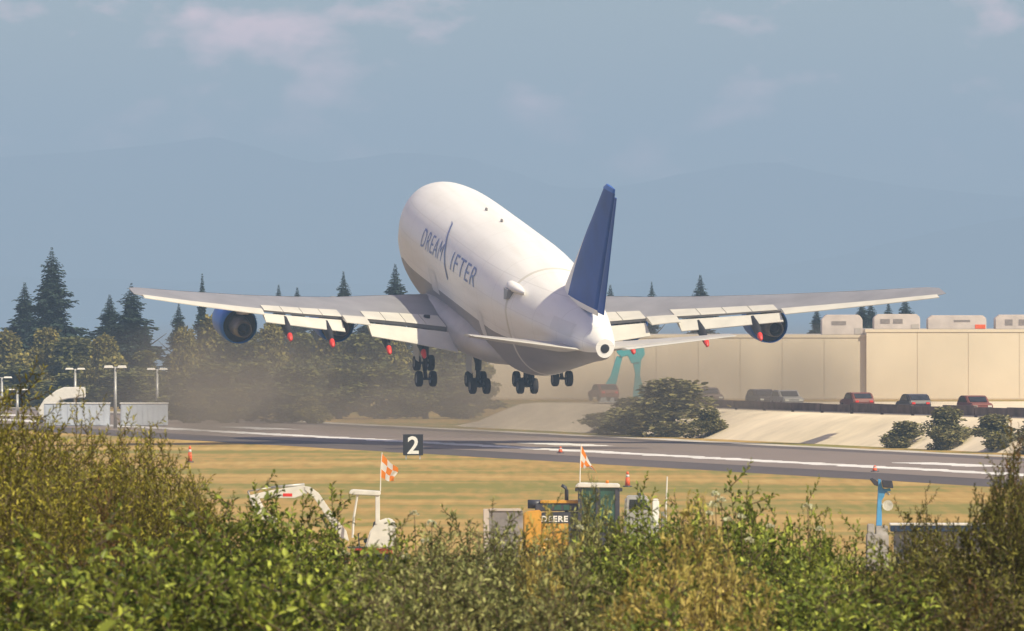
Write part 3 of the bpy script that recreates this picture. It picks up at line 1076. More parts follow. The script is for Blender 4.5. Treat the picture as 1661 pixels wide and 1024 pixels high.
# ------------------------------------------------------------------ bulldozer
def dozer():
    Y = 555
    S = K / Y
    g = empty('bulldozer', ground_at(905, Y))
    tag(g, 'yellow and charcoal bulldozer with green glass cab behind the shrubs', 'bulldozer')

    def X(px): return (px - 905) / S
    def Z(py): return CH - (py - HZ) / S
    for y in (-.95, .95):
        t = MB()
        pts = []
        for k in range(28):
            a = 2 * math.pi * k / 28
            cx = X(862) if math.cos(a) < 0 else X(990)
            r = .36
            pts.append((cx + r * math.cos(a), .44 + r * math.sin(a)))
        t.prism(pts, y - .25, y + .25)
        t.build('track', 'charcoal', g, bevel=.02)
    b = MB(); b.box(X(862), X(1000), -.65, .65, .5, 1.2); b.build('chassis', 'yellow', g, bevel=.04)
    # radiator guard
    b = MB(); b.prism([(X(849), .9), (X(878), .9), (X(878), Z(829)), (X(874), Z(827)), (X(853), Z(829)), (X(849), Z(834))], -.62, .62); b.build('radiator_guard', 'yellow', g, bevel=.04)
    b = MB(); b.prism([(X(878), 1.2), (X(940), 1.2), (X(940), Z(830)), (X(878), Z(832))], -.55, .55)
    h = b.build('hood', 'charcoal', g, bevel=.03)
    b = MB(); b.box(X(878), X(922), -.60, .60, 1.15, Z(849)); b.build('hood_stripe', 'yellow', h, bevel=.01)
    # air cleaner deck on top of the hood
    b = MB(); b.box(X(868), X(938), -.42, .42, Z(829), Z(817)); b.build('cleaner_deck', 'charcoal', g, bevel=.03)
    for k in range(3):
        b = MB(); b.box(X(884 + 15 * k), X(895 + 15 * k), -.43, -.40, Z(827), Z(819)); b.build('deck_opening', 'cabglass', g)
    b = MB(); b.box(X(876), X(939), -.44, .44, Z(816.5), Z(811.5)); b.build('deck_cover', 'yellow', g, bevel=.02)
    b = MB(); b.tube([(X(856), 0, Z(818)), (X(880), 0, Z(818))], .2, 14); b.build('pre_cleaner', 'charcoal', g)
    b = MB(); b.tube([(X(919), -.3, Z(832)), (X(919), -.3, Z(796)), (X(917), -.3, Z(791)), (X(911), -.3, Z(787))], [.085, .085, .08, .075], 10); b.build('exhaust_stack', 'charcoal', g)
    # maker's lettering
    me = text_mesh('DEERE', .36, 0, .012, 1.1)
    x1 = max(v.co.x for v in me.vertices)
    for v in me.vertices:
        v.co = (X(874) + .04 + v.co.x * (X(919) - X(875)) / x1, -.556, Z(846) + v.co.y)
    for v in me.vertices: v.co.x += .05
    me.materials.clear(); me.materials.append(M['signwhite'])
    o = bpy.data.objects.new('lettering', me); COL.objects.link(o); o.parent = h
    # cab
    cx0, cx1, zt, zb = X(939), X(1003), Z(789), 1.1
    for x, y in ((cx0, -.78), (cx1 - .1, -.78), (cx0, .68), (cx1 - .1, .68), ((cx0 + cx1) / 2 - .08, -.78)):
        b = MB(); b.box(x - .04, x + .15, y, y + .1, zb, zt); b.build('cab_pillar', 'charcoal', g)
    b = MB(); b.box(cx0 + .02, cx1 - .02, -.76, .76, zb, zb + .75); b.build('cab_base', 'charcoal', g, bevel=.03)
    for y0 in (-.735, .70):
        for xa, xb in ((cx0 + .1, (cx0 + cx1) / 2 - .08), ((cx0 + cx1) / 2 + .02, cx1 - .1)):
            b = MB(); b.box(xa, xb, y0, y0 + .03, zb + .72, zt - .02); b.build('cab_window', 'cabglass', g)
    for x in (cx0 + .03, cx1 - .06):
        b = MB(); b.box(x, x + .03, -.68, .68, zb + .72, zt - .02); b.build('cab_window', 'cabglass', g)
    b = MB(); b.prism([(X(933), Z(790)), (X(936), Z(785)), (X(943), Z(783)), (X(1002), Z(784.5)), (X(1006), Z(787)), (X(1005), Z(791)), (X(940), Z(790.5))], -.85, .85); b.build('cab_roof', 'xwhite', g, bevel=.03)
    for x in (X(936), X(1006)):
        b = MB(); b.box(x - .09, x + .09, -.8, -.6, Z(797), Z(791)); b.build('work_lamp', 'charcoal', g, bevel=.02)
    b = MB(); b.tube([(X(985), 0, Z(784)), (X(985), 0, Z(779.5))], .07, 10); b.build('beacon', 'orange', g)
    # blade
    b = MB()
    b.prism([(X(838), .25), (X(846), .3), (X(846), Z(829)), (X(838), Z(825)), (X(834), Z(860))], -.2, 1.6)
    b.build('blade', 'steel', g, bevel=.02)
    b = MB(); b.prism([(X(786), .3), (X(848), .3), (X(848), Z(827)), (X(800), Z(824)), (X(790), Z(826)), (X(785), Z(840))], -1.1, -.9); b.build('blade_face', 'steel', g, bevel=.03)
    b = MB(); b.box(X(784), X(793), -1.16, -.84, .25, Z(825)); b.build('blade_edge', 'pinkwhite', g, bevel=.02)
    b = MB(); b.box(X(794), X(847), -1.15, -.85, Z(828.5), Z(824.5)); b.build('blade_lip', 'pinkwhite', g, bevel=.01)
    for z in (.6, 1.1):
        b = MB(); b.tube([(X(846), -.6, z), (X(900), -.6, z)], .1, 8); b.build('push_arm', 'yellow', g)


dozer()


def pickup(name, loc, rz, body, label, cat, group=None, box=False):
    """a parked car or van; x is forward"""
    g = empty(name, loc, rz)
    tag(g, label, cat, group)
    if box:
        prof = [(-2.4, .35), (2.35, .35), (2.42, .9), (2.3, 1.15), (1.75, 1.3), (1.25, 2.0), (1.0, 2.15), (-2.3, 2.15), (-2.42, 1.9)]
        glassp = [(1.05, 1.95), (1.22, 1.95), (1.66, 1.36), (1.05, 1.3)]
    else:
        prof = [(-2.2, .35), (2.2, .35), (2.25, .7), (2.1, .88), (1.1, .98), (.45, 1.42), (.1, 1.5), (-1.1, 1.5), (-1.5, 1.42), (-2.1, 1.0), (-2.24, .75)]
        glassp = [(-1.5, 1.0), (-1.15, 1.4), (.2, 1.4), (.8, 1.0)]
    b = MB(); b.prism(prof, -.88, .88); b.build('body', body, g, bevel=.07)
    for y in (-.895, .895):
        b = MB(); b.prism(glassp, y - .012, y + .012); b.build('side_window', 'carglass', g)
    if box:
        for y in (-.895, .895):
            for x0, x1 in ((-2.1, -1.1), (-1.0, 0.0), (.1, .95)):
                b = MB(); b.box(x0, x1, y - .012, y + .012, 1.3, 1.92); b.build('side_window', 'carglass', g)
        b = MB(); b.box(-2.46, -2.38, -.65, .65, 1.25, 1.8); b.build('rear_window', 'carglass', g)
        b = MB(); b.prism([(1.30, 1.98), (1.33, 1.98), (1.80, 1.36), (1.77, 1.36)], -.72, .72); b.build('windscreen', 'carglass', g)
    else:
        b = MB(); b.prism([(.52, 1.42), (.56, 1.42), (1.12, 1.02), (1.08, 1.02)], -.7, .7); b.build('windscreen', 'carglass', g)
        b = MB(); b.prism([(-1.56, 1.42), (-1.60, 1.40), (-2.1, 1.04), (-2.06, 1.04)], -.7, .7); b.build('rear_window', 'carglass', g)
    for x in (-1.35, 1.4):
        for y in (-.8, .8):
            m = MB(); wheel(m, (0, 0, 0), .33, .24); m.build('wheel', None, g, loc=(x, y, .33))
    for y in (-.6, .6):
        b = MB(); b.box(2.2, 2.27, y - .16, y + .16, .6, .74); b.build('headlight', 'lens', g)
        b = MB(); b.box(-2.28, -2.2, y - .14, y + .14, .7, .86); b.build('tail_light', 'redtip', g)
    return g


# white utility truck beyond the bulldozer cab, with a whip aerial
def utility():
    Y = 575
    S = K / Y
    g = empty('utility_truck', ground_at(1046, Y), 0)
    tag(g, 'white utility truck with rooftop beacon and tall whip aerial beside the bulldozer', 'truck')

    def X(px): return (px - 1046) / S
    def Z(py): return CH - (py - HZ) / S
    b = MB(); b.prism([(X(1010), .5), (X(1086), .5), (X(1087), 1.15), (X(1080), 1.35), (X(1062), 1.45), (X(1052), Z(808)), (X(1046), Z(804)), (X(1020), Z(804)), (X(1014), Z(807)), (X(1011), 1.3)], -.9, .9)
    b.build('body', 'galv', g, bevel=.08)
    b = MB(); b.prism([(X(1020), Z(826)), (X(1021), Z(810)), (X(1046), Z(810)), (X(1054), Z(826))], -.925, -.895); b.build('side_window', 'carglass', g)
    b = MB(); b.box(X(1034), X(1044), -.3, .3, Z(804), Z(800)); b.build('light_bar', 'charcoal', g, bevel=.02)
    b = MB(); b.box(X(1058), X(1069), -.5, -.2, 1.4, Z(812)).box(X(1059), X(1068), -.5, -.2, Z(812), Z(809)); b.build('tool_box', 'signwhite', g, bevel=.03)
    b = MB(); b.box(X(1072), X(1080), -.6, -.2, 1.3, Z(830)); b.build('hose_reel', 'steel', g, bevel=.03)
    b = MB(); b.tube([(X(1079), -.5, 1.3), (X(1080.5), -.5, Z(815)), (X(1082), -.5, Z(773))], [.05, .04, .03], 6); b.build('whip_aerial', 'lampwhite', g)
    for x in (X(1024), X(1074)):
        for y in (-.82, .82):
            m = MB(); wheel(m, (0, 0, 0), .4, .26); m.build('wheel', None, g, loc=(x, y, .4))


utility()


# ------------------------------------------------------------------ blue mast and trailer on the right
def bluemast():
    Y = 560
    S = K / Y
    g = empty('floodlight_mast', ground_at(1425, Y))
    tag(g, 'sky blue steel mast carrying black floodlights on a grey base', 'mast')

    def X(px): return (px - 1425) / S
    def Z(py): return CH - (py - HZ) / S
    b = MB(); b.box(X(1405), X(1441), -.55, .55, 0, Z(866)); b.build('base_block', 'block', g, bevel=.04)
    for x0, x1, zt in ((1407, 1418, 850), (1420, 1440, 853)):
        b = MB(); b.box(X(x0), X(x1), -.42, .42, Z(867), Z(zt)); b.build('cabinet', 'block', g, bevel=.03)
    b = MB(); b.prism([(X(1421), Z(853)), (X(1430.5), Z(853)), (X(1430), Z(812)), (X(1434), Z(806)), (X(1436), Z(798)), (X(1431), Z(790)), (X(1429), Z(778)), (X(1424), Z(777)), (X(1424), Z(800)), (X(1423), Z(814))], -.12, .12)
    b.build('mast', 'rigblue', g, bevel=.02)
    b = MB(); b.prism([(X(1428), Z(806)), (X(1440), Z(797)), (X(1445), Z(797)), (X(1444), Z(792)), (X(1434), Z(793)), (X(1428), Z(799))], -.08, .08); b.build('arm', 'rigblue', g, bevel=.015)
    b = MB(); b.tube([(X(1432), 0, Z(793)), (X(1443), 0, Z(803))], .05, 8); b.build('ram', 'galv', g)
    for a, c, w in ((1411, 1424, 0), (1430, 1448, 1)):
        fl = MB()
        if w:
            fl.prism([(X(1430), Z(779)), (X(1447), Z(780)), (X(1449), Z(792)), (X(1432), Z(791))], -.3, .25)
        else:
            fl.prism([(X(1410), Z(777)), (X(1414), Z(775)), (X(1424), Z(781)), (X(1424), Z(789)), (X(1418), Z(787))], -.3, .2)
        fo_ = fl.build('floodlight', 'charcoal', g, bevel=.02)
    b = MB()
    for k in range(12):
        a = 2 * math.pi * k / 12
    ring0 = [(X(1440) + .24 * math.cos(t), -.18, Z(820) + .24 * math.sin(t)) for t in np.arange(0, 6.28, .42)]
    ring1 = [(X(1440) + .16 * math.cos(t), -.02, Z(820) + .16 * math.sin(t)) for t in np.arange(0, 6.28, .42)]
    b.loft([ring0, ring1]); b.build('spot_lamp', 'lens', g)
    b = MB(); b.tube([(X(1430), 0, Z(818)), (X(1440), -.05, Z(820))], .03, 6); b.build('lamp_bracket', 'galv', g)
    t = empty('flatbed_trailer', ground_at(1560, Y + 6))
    tag(t, 'long low trailer with navy side and white deck edge beside the blue mast', 'trailer')
    S2 = K / (Y + 6)

    def X2(px): return (px - 1560) / S2
    def Z2(py): return CH - (py - HZ) / S2
    b = MB(); b.box(X2(1444), X2(1720), -1.0, 1.0, Z2(862), Z2(852)); b.build('side_rail', 'navy', t, bevel=.02)
    b = MB(); b.box(X2(1443), X2(1721), -1.02, 1.02, Z2(852) + .003, Z2(849)); b.build('deck', 'lampwhite', t, bevel=.01)
    for i, x in enumerate((1450, 1500, 1550, 1600, 1650, 1700)):
        b = MB(); b.box(X2(x), X2(x + 4), -1.04, -1.005, Z2(861.5), Z2(853)); b.build('stake_pocket', 'charcoal', t)
    for i, x in enumerate((1470, 1490, 1640, 1665)):
        for y in (-.8, .8):
            m = MB(); wheel(m, (0, 0, 0), .45, .28); m.build('wheel', None, t, loc=(X2(x), y, .45))
    b = MB(); b.box(X2(1450), X2(1710), -.5, .5, .6, Z2(862)); b.build('chassis', 'steel', t)


bluemast()

# ------------------------------------------------------------------ beyond the runway
# dry grass bank along the far verge, with a service road on top
WT0, WT1, WO = -420, 322, 48.5


def wz(t):
    return 2.15 + 0.55 * smooth(250, 20, t)


M['bank'] = mat('pale dry bank', (0.80, 0.68, 0.49), 0.95, var=0.08, scale=0.25, stretch=(1, 1, 1), bump=.2, spec=.1)
tt_ = np.linspace(WT0, WT1, 90)
b = MB()
vs = []
rs_ = np.random.RandomState(2)
prof = ((-5.6, -.05), (-4.2, .55), (-2.0, 1.5), (-.5, 2.02), (1.0, 2.15), (60.0, 2.15))
for t in tt_:
    e = smooth(WT1, WT1 - 9, t) * .94 + .06
    for o_, h in prof:
        j = rs_.randn() * .05 if 0 < h < 2.1 else 0
        vs.append(rw(t, WO + o_, h / 2.15 * wz(t) * e + j))
n = len(prof)
b.add(vs, [(i * n + k, i * n + k + 1, (i + 1) * n + k + 1, (i + 1) * n + k) for i in range(len(tt_) - 1) for k in range(n - 1)], True)
tag(b.build('embankment', 'bank', None, recalc=False), kind='structure')
b = MB()
vs = []
for t in tt_[tt_ < WT1 - 12]:
    for o_ in (3.0, 14.0):
        vs.append(rw(t, WO + o_, wz(t) + .012))
b.add(vs, [(2 * i, 2 * i + 1, 2 * i + 3, 2 * i + 2) for i in range(len(vs) // 2 - 1)])
tag(b.build('service_road', 'shoulder', None, recalc=False), kind='structure')
# dark timber barrier between the bank and the road
bar = empty('timber_barrier', rw(270, WO + 2.2, wz(270)))
tag(bar, 'low dark timber barrier along the top of the dry bank', 'barrier')
M['timber'] = mat('dark weathered timber', (0.13, 0.095, 0.085), .9, var=.3, scale=.8)
bo_ = rw(270, WO + 2.2, wz(270))
for t in np.arange(268, -120, -9.0):
    b = MB()
    p, q = rw(t, WO + 2.2, wz(t)) - bo_, rw(t - 8.9, WO + 2.2, wz(t - 8.9)) - bo_
    w = RN * .12
    hh = .78 + rs_.uniform(-.1, .14)
    for z0, z1 in ((.12, hh),):
        v = [p - w, q - w, q + w, p + w]
        b.add([x + Vector((0, 0, z0)) for x in v] + [x + Vector((0, 0, z1)) for x in v], [(0, 3, 2, 1), (4, 5, 6, 7), (0, 1, 5, 4), (1, 2, 6, 5), (2, 3, 7, 6), (3, 0, 4, 7)])
    b.build('plank', 'timber', bar)
    b = MB(); b.box(p.x - .12, p.x + .12, p.y - .12, p.y + .12, p.z - .1, p.z + .7); b.build('post', 'timber', bar)

# parked vehicles on the terrace
M['carred'] = mat('dull red car paint', (0.20, 0.065, 0.05), 0.5, var=0.1, spec=.3)
M['cardark'] = mat('dark car paint', (0.06, 0.05, 0.055), 0.35, var=0.1, spec=.3)
M['cargrey'] = mat('silver car paint', (0.28, 0.27, 0.26), 0.35, var=0.1, spec=.3)
M['carbrown'] = mat('brown van paint', (0.16, 0.11, 0.09), 0.4, var=0.1, spec=.3)
for px, body, bx, lab in ((915, 'carred', 0, 'red parked car beside the round green bush'), (1148, 'carbrown', 0, 'brown parked car right of the round bush'),
                          (1238, 'cardark', 0, 'black parked car next to a silver car'), (1275, 'cargrey', 0, 'silver parked car on the service road'),
                          (1390, 'carred', 0, 'dull red parked car against the cream hangar'), (1480, 'cardark', 0, 'black parked car between two red cars'), (1582, 'carred', 0, 'dark red parked car above the tall dusty bush')):
    # stand on the terrace: follow the wall, a few metres behind it
    best = min((abs((rw(t, WO + 9).x / rw(t, WO + 9).y) - (px - 830.5) / K), t) for t in np.arange(WT0, WT1, 1.0))[1]
    p = rw(best, WO + 9, wz(best) + .012)
    pickup('parked_van' if bx else 'parked_car', p, RA + R(90) + R(random.choice((0, 180))), body, lab, 'van' if bx else 'car', 'vehicles parked along the service road', bx)


# cream hangar
def hangar():
    Y = 1350
    S = K / Y
    g = empty('hangar', Vector(((1405 - 830.5) / S, Y, 0)))
    tag(g, 'long cream clad hangar beyond the runway with a flat roof', 'building')

    def X(px): return (px - 1405) / S
    def Z(py): return CH - (py - HZ) / S
    x0, x1, x2 = X(792), X(1405), X(2150)
    zt1, zt2 = Z(545), Z(536)
    w1 = MB(); w1.box(x0, x1, .6, 40, -.3, zt1); a = w1.build('wall', 'cream2', g)
    w2 = MB(); w2.box(x1, x2, 0, 40, -.3, zt2); c = w2.build('wall', 'cream', g)
    n = 9
    for par, xa, xb, y, zt, mt in ((a, x0, x1, .6, zt1, 'cream2'), (c, x1, x2, 0.0, zt2, 'cream')):
        wd = (xb - xa) / n
        for k in range(n):
            b = MB(); b.box(xa + wd * k + .03, xa + wd * (k + 1) - .03, y - .05, y - .002, .1, zt - .25); b.build('wall_panel', mt, par)
        b = MB(); b.box(xa - .1, xb + .1, y - .12, y + .3, zt - .2, zt + .12); b.build('parapet', mt, par)
    b = MB(); b.box(x0 + .2, x1 - .2, 1.0, 39.8, zt1, zt1 + .05).box(x1 + .2, x2 - .2, .4, 39.8, zt2, zt2 + .05); b.build('roof', 'roofgrey', g)
    # roof top units
    for k, (p0, p1, top) in enumerate(((1335, 1402, 511), (1420, 1496, 510), (1508, 1604, 512), (1618, 1700, 511))):
        u = empty('rooftop_unit', Vector(((((p0 + p1) / 2) - 830.5) / S, Y + 9, zt2 + .05 if p0 > 1405 else zt1 + .05)))
        tag(u, ('pale roof unit over the hangar step', 'pale roof unit with long dark louvre beside a tree top', 'widest pale roof unit with rusty end on the hangar', 'pale roof unit at the end of the hangar row')[k], 'roof unit', 'units on the hangar roof')
        z0 = u.location.z
        hh = Z(top) - z0
        w = (p1 - p0) / S / 2
        b = MB(); b.prism([(-w, 0), (w, 0), (w, hh * .8), (w - .4, hh), (-w + .5, hh), (-w, hh * .75)], -2, 2); b.build('casing', 'pinkwhite', u, bevel=.08)
        for q in range((1, 2, 1, 3)[k]):
            xx = (-w * .5, -w * .7, -w * .1, -w * .6)[k] + q * w * .55
            b = MB(); b.box(xx, xx + w * (.7, .4, .55, .3)[k], -2.04, -1.99, hh * (.5, .4, .55, .3)[k], hh * .68); b.build('louvre', 'vent', u)
        b = MB(); b.box(w * .62, w - .1, -2.05, -1.99, .1, hh * .35); b.build('access_panel', 'coneorange' if k == 2 else 'roofgrey', u)


hangar()


def teal_frame():
    Y = 1180
    S = K / Y
    base = at(1012, 655, Y)
    g = empty('lifting_frame', (base.x, Y, 0.0))
    z0 = g.location.z
    tag(g, 'tall teal A-shaped lifting frame in front of the hangar', 'frame')

    def X(px): return (px - 1012) / S
    def Z(py): return CH - (py - HZ) / S - z0
    b = MB(); b.prism([(X(1000), Z(572)), (X(1001), Z(563)), (X(1044), Z(561)), (X(1046), Z(575)), (X(1038), Z(588)), (X(1024), Z(590)), (X(1018), Z(577)), (X(1008), Z(580))], -.5, .5); b.build('head', 'teal', g, bevel=.05)
    for pts in ([(1000, 578), (1010, 578), (1003, 608), (998, 630), (1000, 645), (974, 645), (979, 628), (990, 610)], [(1026, 586), (1040, 584), (1038, 610), (1044, 630), (1047, 645), (1026, 645), (1028, 625), (1030, 606)]):
        b = MB(); b.prism([(X(p), Z(q)) for p, q in pts], -.4, .4); b.build('leg', 'teal', g, bevel=.03)
    for p in (987, 1037):
        b = MB(); b.box(X(p - 16), X(p + 14), -.8, .8, -.05, Z(645)); b.build('foot', 'palegrey', g, bevel=.04)


teal_frame()


# left: pale site cabins, stairs and lamp posts
def cabins():
    Y = 1108
    S = K / Y
    for p0, p1, py, lab in ((72, 178, 655, 'pale blue site cabin under the white covered stairs'), (196, 272, 655, 'pale blue site cabin between the lamp post and the trees')):
        g = empty('site_cabin', Vector((((p0 + p1) / 2 - 830.5) / S, Y, 0)))
        tag(g, lab, 'cabin', 'pale site cabins beyond the runway')
        w = (p1 - p0) / S / 2
        h = CH - (py - HZ) / S
        b = MB(); b.box(-w, w, -1.2, 1.2, .05, h); bd = b.build('body', 'palegrey', g, bevel=.04)
        n = 9
        for k in range(n):
            x = -w + (2 * w) * (k + .5) / n
            b = MB(); b.box(x - w / n * .45, x + w / n * .45, -1.225, -1.198, .2, h - .2); b.build('wall_panel', 'palegrey', bd)
        b = MB(); b.box(-w - .06, w + .06, -1.26, 1.26, h, h + .10); b.build('roof', 'lampwhite', g)
    g = empty('covered_stairs', Vector(((110 - 830.5) / K * 1118, 1118, 0)))
    S = K / 1118
    tag(g, 'white covered boarding stairs rising behind the pale blue cabin', 'stairs')

    def X(px): return (px - 110) / S
    def Z(py): return CH - (py - HZ) / S
    b = MB(); b.prism([(X(60), Z(668)), (X(72), Z(648)), (X(92), Z(633)), (X(104), Z(628)), (X(138), Z(628)), (X(139), Z(645)), (X(112), Z(647)), (X(98), Z(650)), (X(82), Z(662)), (X(72), Z(682))], -.9, .9); b.build('canopy', 'lampwhite', g, bevel=.08)
    for x in (68, 104, 134):
        b = MB(); b.box(X(x) - .12, X(x) + .12, -.7, .7, .2, Z(652) if x > 80 else Z(668)); b.build('support_post', 'galv', g)
    b = MB(); b.box(X(60), X(138), -.8, .8, .25, .5); b.build('chassis', 'charcoal', g)


cabins()


def lamp_post():
    g = empty('lamp_post', (0, 0, 0))
    b = MB(); b.tube([(0, 0, 0), (0, 0, 8)], [.16, .1], 8); b.build('pole', 'galv', g)
    b = MB(); b.box(-.85, .85, -.06, .06, 7.9, 8.02); b.build('crossarm', 'galv', g)
    for s in (-.58, .58):
        b = MB(); b.box(s - .42, s + .42, -.3, .3, 7.86, 8.2, tx=.8, ty=.8); b.build('lamp_head', 'lampwhite', g, bevel=.03)
    return g


lp = lamp_post()
first = True
for px, top, Y, lab in ((122, 597, 1250, 'twin headed lamp post rising over the white covered stairs'), (187, 593, 1090, 'tall twin headed lamp post between the two pale cabins'),
                        (255, 597, 1180, 'twin headed lamp post right behind the end of the pale cabin'), (328, 601, 1290, 'twin headed lamp post among the dark trees under the blue engine'),
                        (275, 634, 1240, 'low twin headed lamp post between cabin and trees'), (3, 611, 1200, 'twin headed lamp post above the olive willow'), (28, 631, 1160, 'low twin headed lamp post poking over the olive willow')):
    o = lp if first else dup(lp)
    first = False
    p = at(px, top, Y)
    o.location = (p.x, p.y, 0)
    o.scale = (1, 1, p.z / 8.2)
    tag(o, lab, 'lamp post', 'lamp posts beyond the runway')

# ------------------------------------------------------------------ trees
M['conifer'] = mat('fir needles', (0.065, 0.095, 0.060), 0.85, col2=(0.020, 0.036, 0.030), island=True, scale=0.35, spec=0.2)
M['leafA'] = mat('broad leaves olive', (0.44, 0.35, 0.085), 0.8, col2=(0.13, 0.125, 0.036), island=True, scale=0.28, spec=0.2, trans=0.2)
M['leafB'] = mat('broad leaves green', (0.30, 0.27, 0.078), 0.8, col2=(0.085, 0.095, 0.034), island=True, scale=0.28, spec=0.2, trans=0.2)


def mesh_np(name, V, F, m):
    me = bpy.data.meshes.new(name)
    V = np.asarray(V, np.float32)
    F = np.asarray(F, np.int32)
    me.vertices.add(len(V))
    me.vertices.foreach_set('co', V.ravel())
    k = F.shape[1]
    me.loops.add(F.size)
    me.loops.foreach_set('vertex_index', F.ravel())
    me.polygons.add(len(F))
    me.polygons.foreach_set('loop_start', np.arange(0, F.size, k, dtype=np.int32))
    me.polygons.foreach_set('loop_total', np.full(len(F), k, np.int32))
    me.materials.append(M[m] if isinstance(m, str) else m)
    me.update(calc_edges=True)
    me.validate()
    return me


def quads(P, D, N, L, W):
    """one rhombic leaf per row: base P, direction D, normal-ish N, length L, width W -> verts, quad faces"""
    D = D / np.linalg.norm(D, axis=1, keepdims=True)
    S_ = np.cross(D, N)
    S_ /= np.linalg.norm(S_, axis=1, keepdims=True) + 1e-9
    U = np.cross(S_, D)
    L = L[:, None]; W = W[:, None]
    b_, t_ = P, P + D * L - U * L * .12
    v = np.stack([b_, P + D * L * .32 + S_ * W * .48 + U * W * .16, P + D * L * .68 + S_ * W * .38 + U * W * .12, t_,
                  P + D * L * .68 - S_ * W * .38 + U * W * .12, P + D * L * .32 - S_ * W * .48 + U * W * .16], 1)
    n = len(P)
    V = v.reshape(-1, 3)
    o = np.arange(n)[:, None] * 6
    F = np.concatenate([o + np.array([[0, 1, 2, 3]]), o + np.array([[0, 3, 4, 5]])], 0)
    return V, F


def conifer_mesh(seed, H=14.0, W=3.4, ragged=.35):
    rs = np.random.RandomState(seed)
    P, D, L = [], [], []
    z = H * .06
    while z < H * .995:
        f = 1 - z / H
        r = W * (f ** .78) * (0.75 + .25 * math.sin(z * 2.1 + seed)) + .03
        n = int(7 + 5 * f)
        a0 = rs.uniform(0, 6.28)
        for k in range(n):
            a = a0 + k * 6.283 / n + rs.uniform(-.3, .3)
            rl = r * rs.uniform(1 - ragged, 1 + ragged * .6)
            st = max(4, int(rl / .10))
            for j in range(st):
                q = (j + rs.uniform(0, 1)) / st
                rr = rl * q
                zz = z - .22 * rr - .03 * rr * rr + .10 * rl * q ** 3 + rs.uniform(-.12, .12)
                for sgn in (-1, 1):
                    wv = (1 - q * .75) * rs.uniform(.25, .6) * min(1.0, .35 + rl * .3)
                    P.append((math.cos(a) * rr, math.sin(a) * rr, zz))
                    aa = a + sgn * rs.uniform(.3, 1.1)
                    D.append((math.cos(aa), math.sin(aa), rs.uniform(-.55, .12)))
                    L.append((wv * 1.15 + .2) * (.22 + .78 * min(1, f * 4.5)))
        z += H * .015 * (0.7 + .6 * rs.rand()) + .04
    P, D, L = np.array(P), np.array(D), np.array(L)
    N = np.tile([0, 0, 1.0], (len(P), 1)) + rs.randn(len(P), 3) * .35
    V, F = quads(P, D, N, L, L * .62)
    return mesh_np('crown', V, F, 'conifer')


def broad_mesh(seed, H=9.0, W=4.0, m='leafA', n=7000, low=.06):
    rs = np.random.RandomState(seed)
    lobes = []
    for k in range(26):
        a = rs.uniform(0, 6.28)
        h = rs.uniform(low + .05, .86)
        env = math.sin(min(1, (h - low + .22) / .85) * math.pi) ** .6
        rr = W * rs.uniform(.2, .78) * env
        lobes.append((math.cos(a) * rr, math.sin(a) * rr, H * h, rs.uniform(.12, .36) * W))
    lobes.append((0, 0, H * .86, W * .26))
    P, D = [], []
    for i in range(n):
        x, y, z, r = lobes[rs.randint(len(lobes))]
        d = rs.randn(3)
        d /= np.linalg.norm(d)
        q = r * rs.uniform(.4, 1.0) ** .5 * (1 + abs(rs.randn()) * .16)
        P.append((x + d[0] * q, y + d[1] * q, z + d[2] * q * .8))
        D.append(d + rs.randn(3) * .6 + np.array([0, 0, -.2]))
    P, D = np.array(P), np.array(D)
    N = P - np.array([0, 0, H * .5]) + rs.randn(n, 3) * W * .4
    L = rs.uniform(.25, .6, n)
    V, F = quads(P, D, N, L, L * .75)
    return mesh_np('crown', V, F, m)


def trunk_mesh(seed, H, r, limbs=5):
    rs = np.random.RandomState(seed)
    b = MB()
    b.tube([(0, 0, 0), (rs.uniform(-.1, .1), 0, H * .4), (0, 0, H * .92)], [r, r * .65, r * .12], 7)
    for k in range(limbs):
        a = rs.uniform(0, 6.28)
        z = H * rs.uniform(.25, .6)
        q = H * rs.uniform(.12, .26)
        b.tube([(0, 0, z), (math.cos(a) * q * .6, math.sin(a) * q * .6, z + q * .5), (math.cos(a) * q, math.sin(a) * q, z + q * .95)], [r * .4, r * .22, r * .06], 5)
    return b.build('trunk', 'bark', data_only=True)


CON = [(conifer_mesh(s, 14, w, rg_), trunk_mesh(s, 14, .28, 3)) for s, w, rg_ in ((1, 3.6, .62), (2, 3.0, .5), (3, 2.2, .45))]
BRO = [(broad_mesh(s, 9, w, m), trunk_mesh(s + 20, 9, .3, 7)) for s, w, m in ((11, 4.3, 'leafA'), (12, 3.8, 'leafB'), (13, 4.6, 'leafA'), (14, 3.5, 'leafB'))]


def tree(kind, k, px, top, Y, wpx, label, group, base=0.0, name=None):
    me, tr = (CON if kind == 'c' else BRO)[k]
    p = at(px, top, Y)
    H0 = 14.0 if kind == 'c' else 9.0
    W0 = max(abs(v.co.x) for v in me.vertices) if (me.name not in WID) else WID[me.name]
    WID[me.name] = W0
    g = empty(name or ('fir_tree' if kind == 'c' else 'leafy_tree'), (p.x, p.y, base), random.uniform(0, 6.28))
    sx = (wpx / 2) * Y / K / W0
    g.scale = (sx, sx, (p.z - base) / (H0 if kind == 'c' else 9.6))
    tag(g, label, 'tree', group)
    for nm, d in (('trunk', tr), ('crown', me)):
        o = bpy.data.objects.new(nm, d)
        COL.objects.link(o)
        o.parent = g
    return g


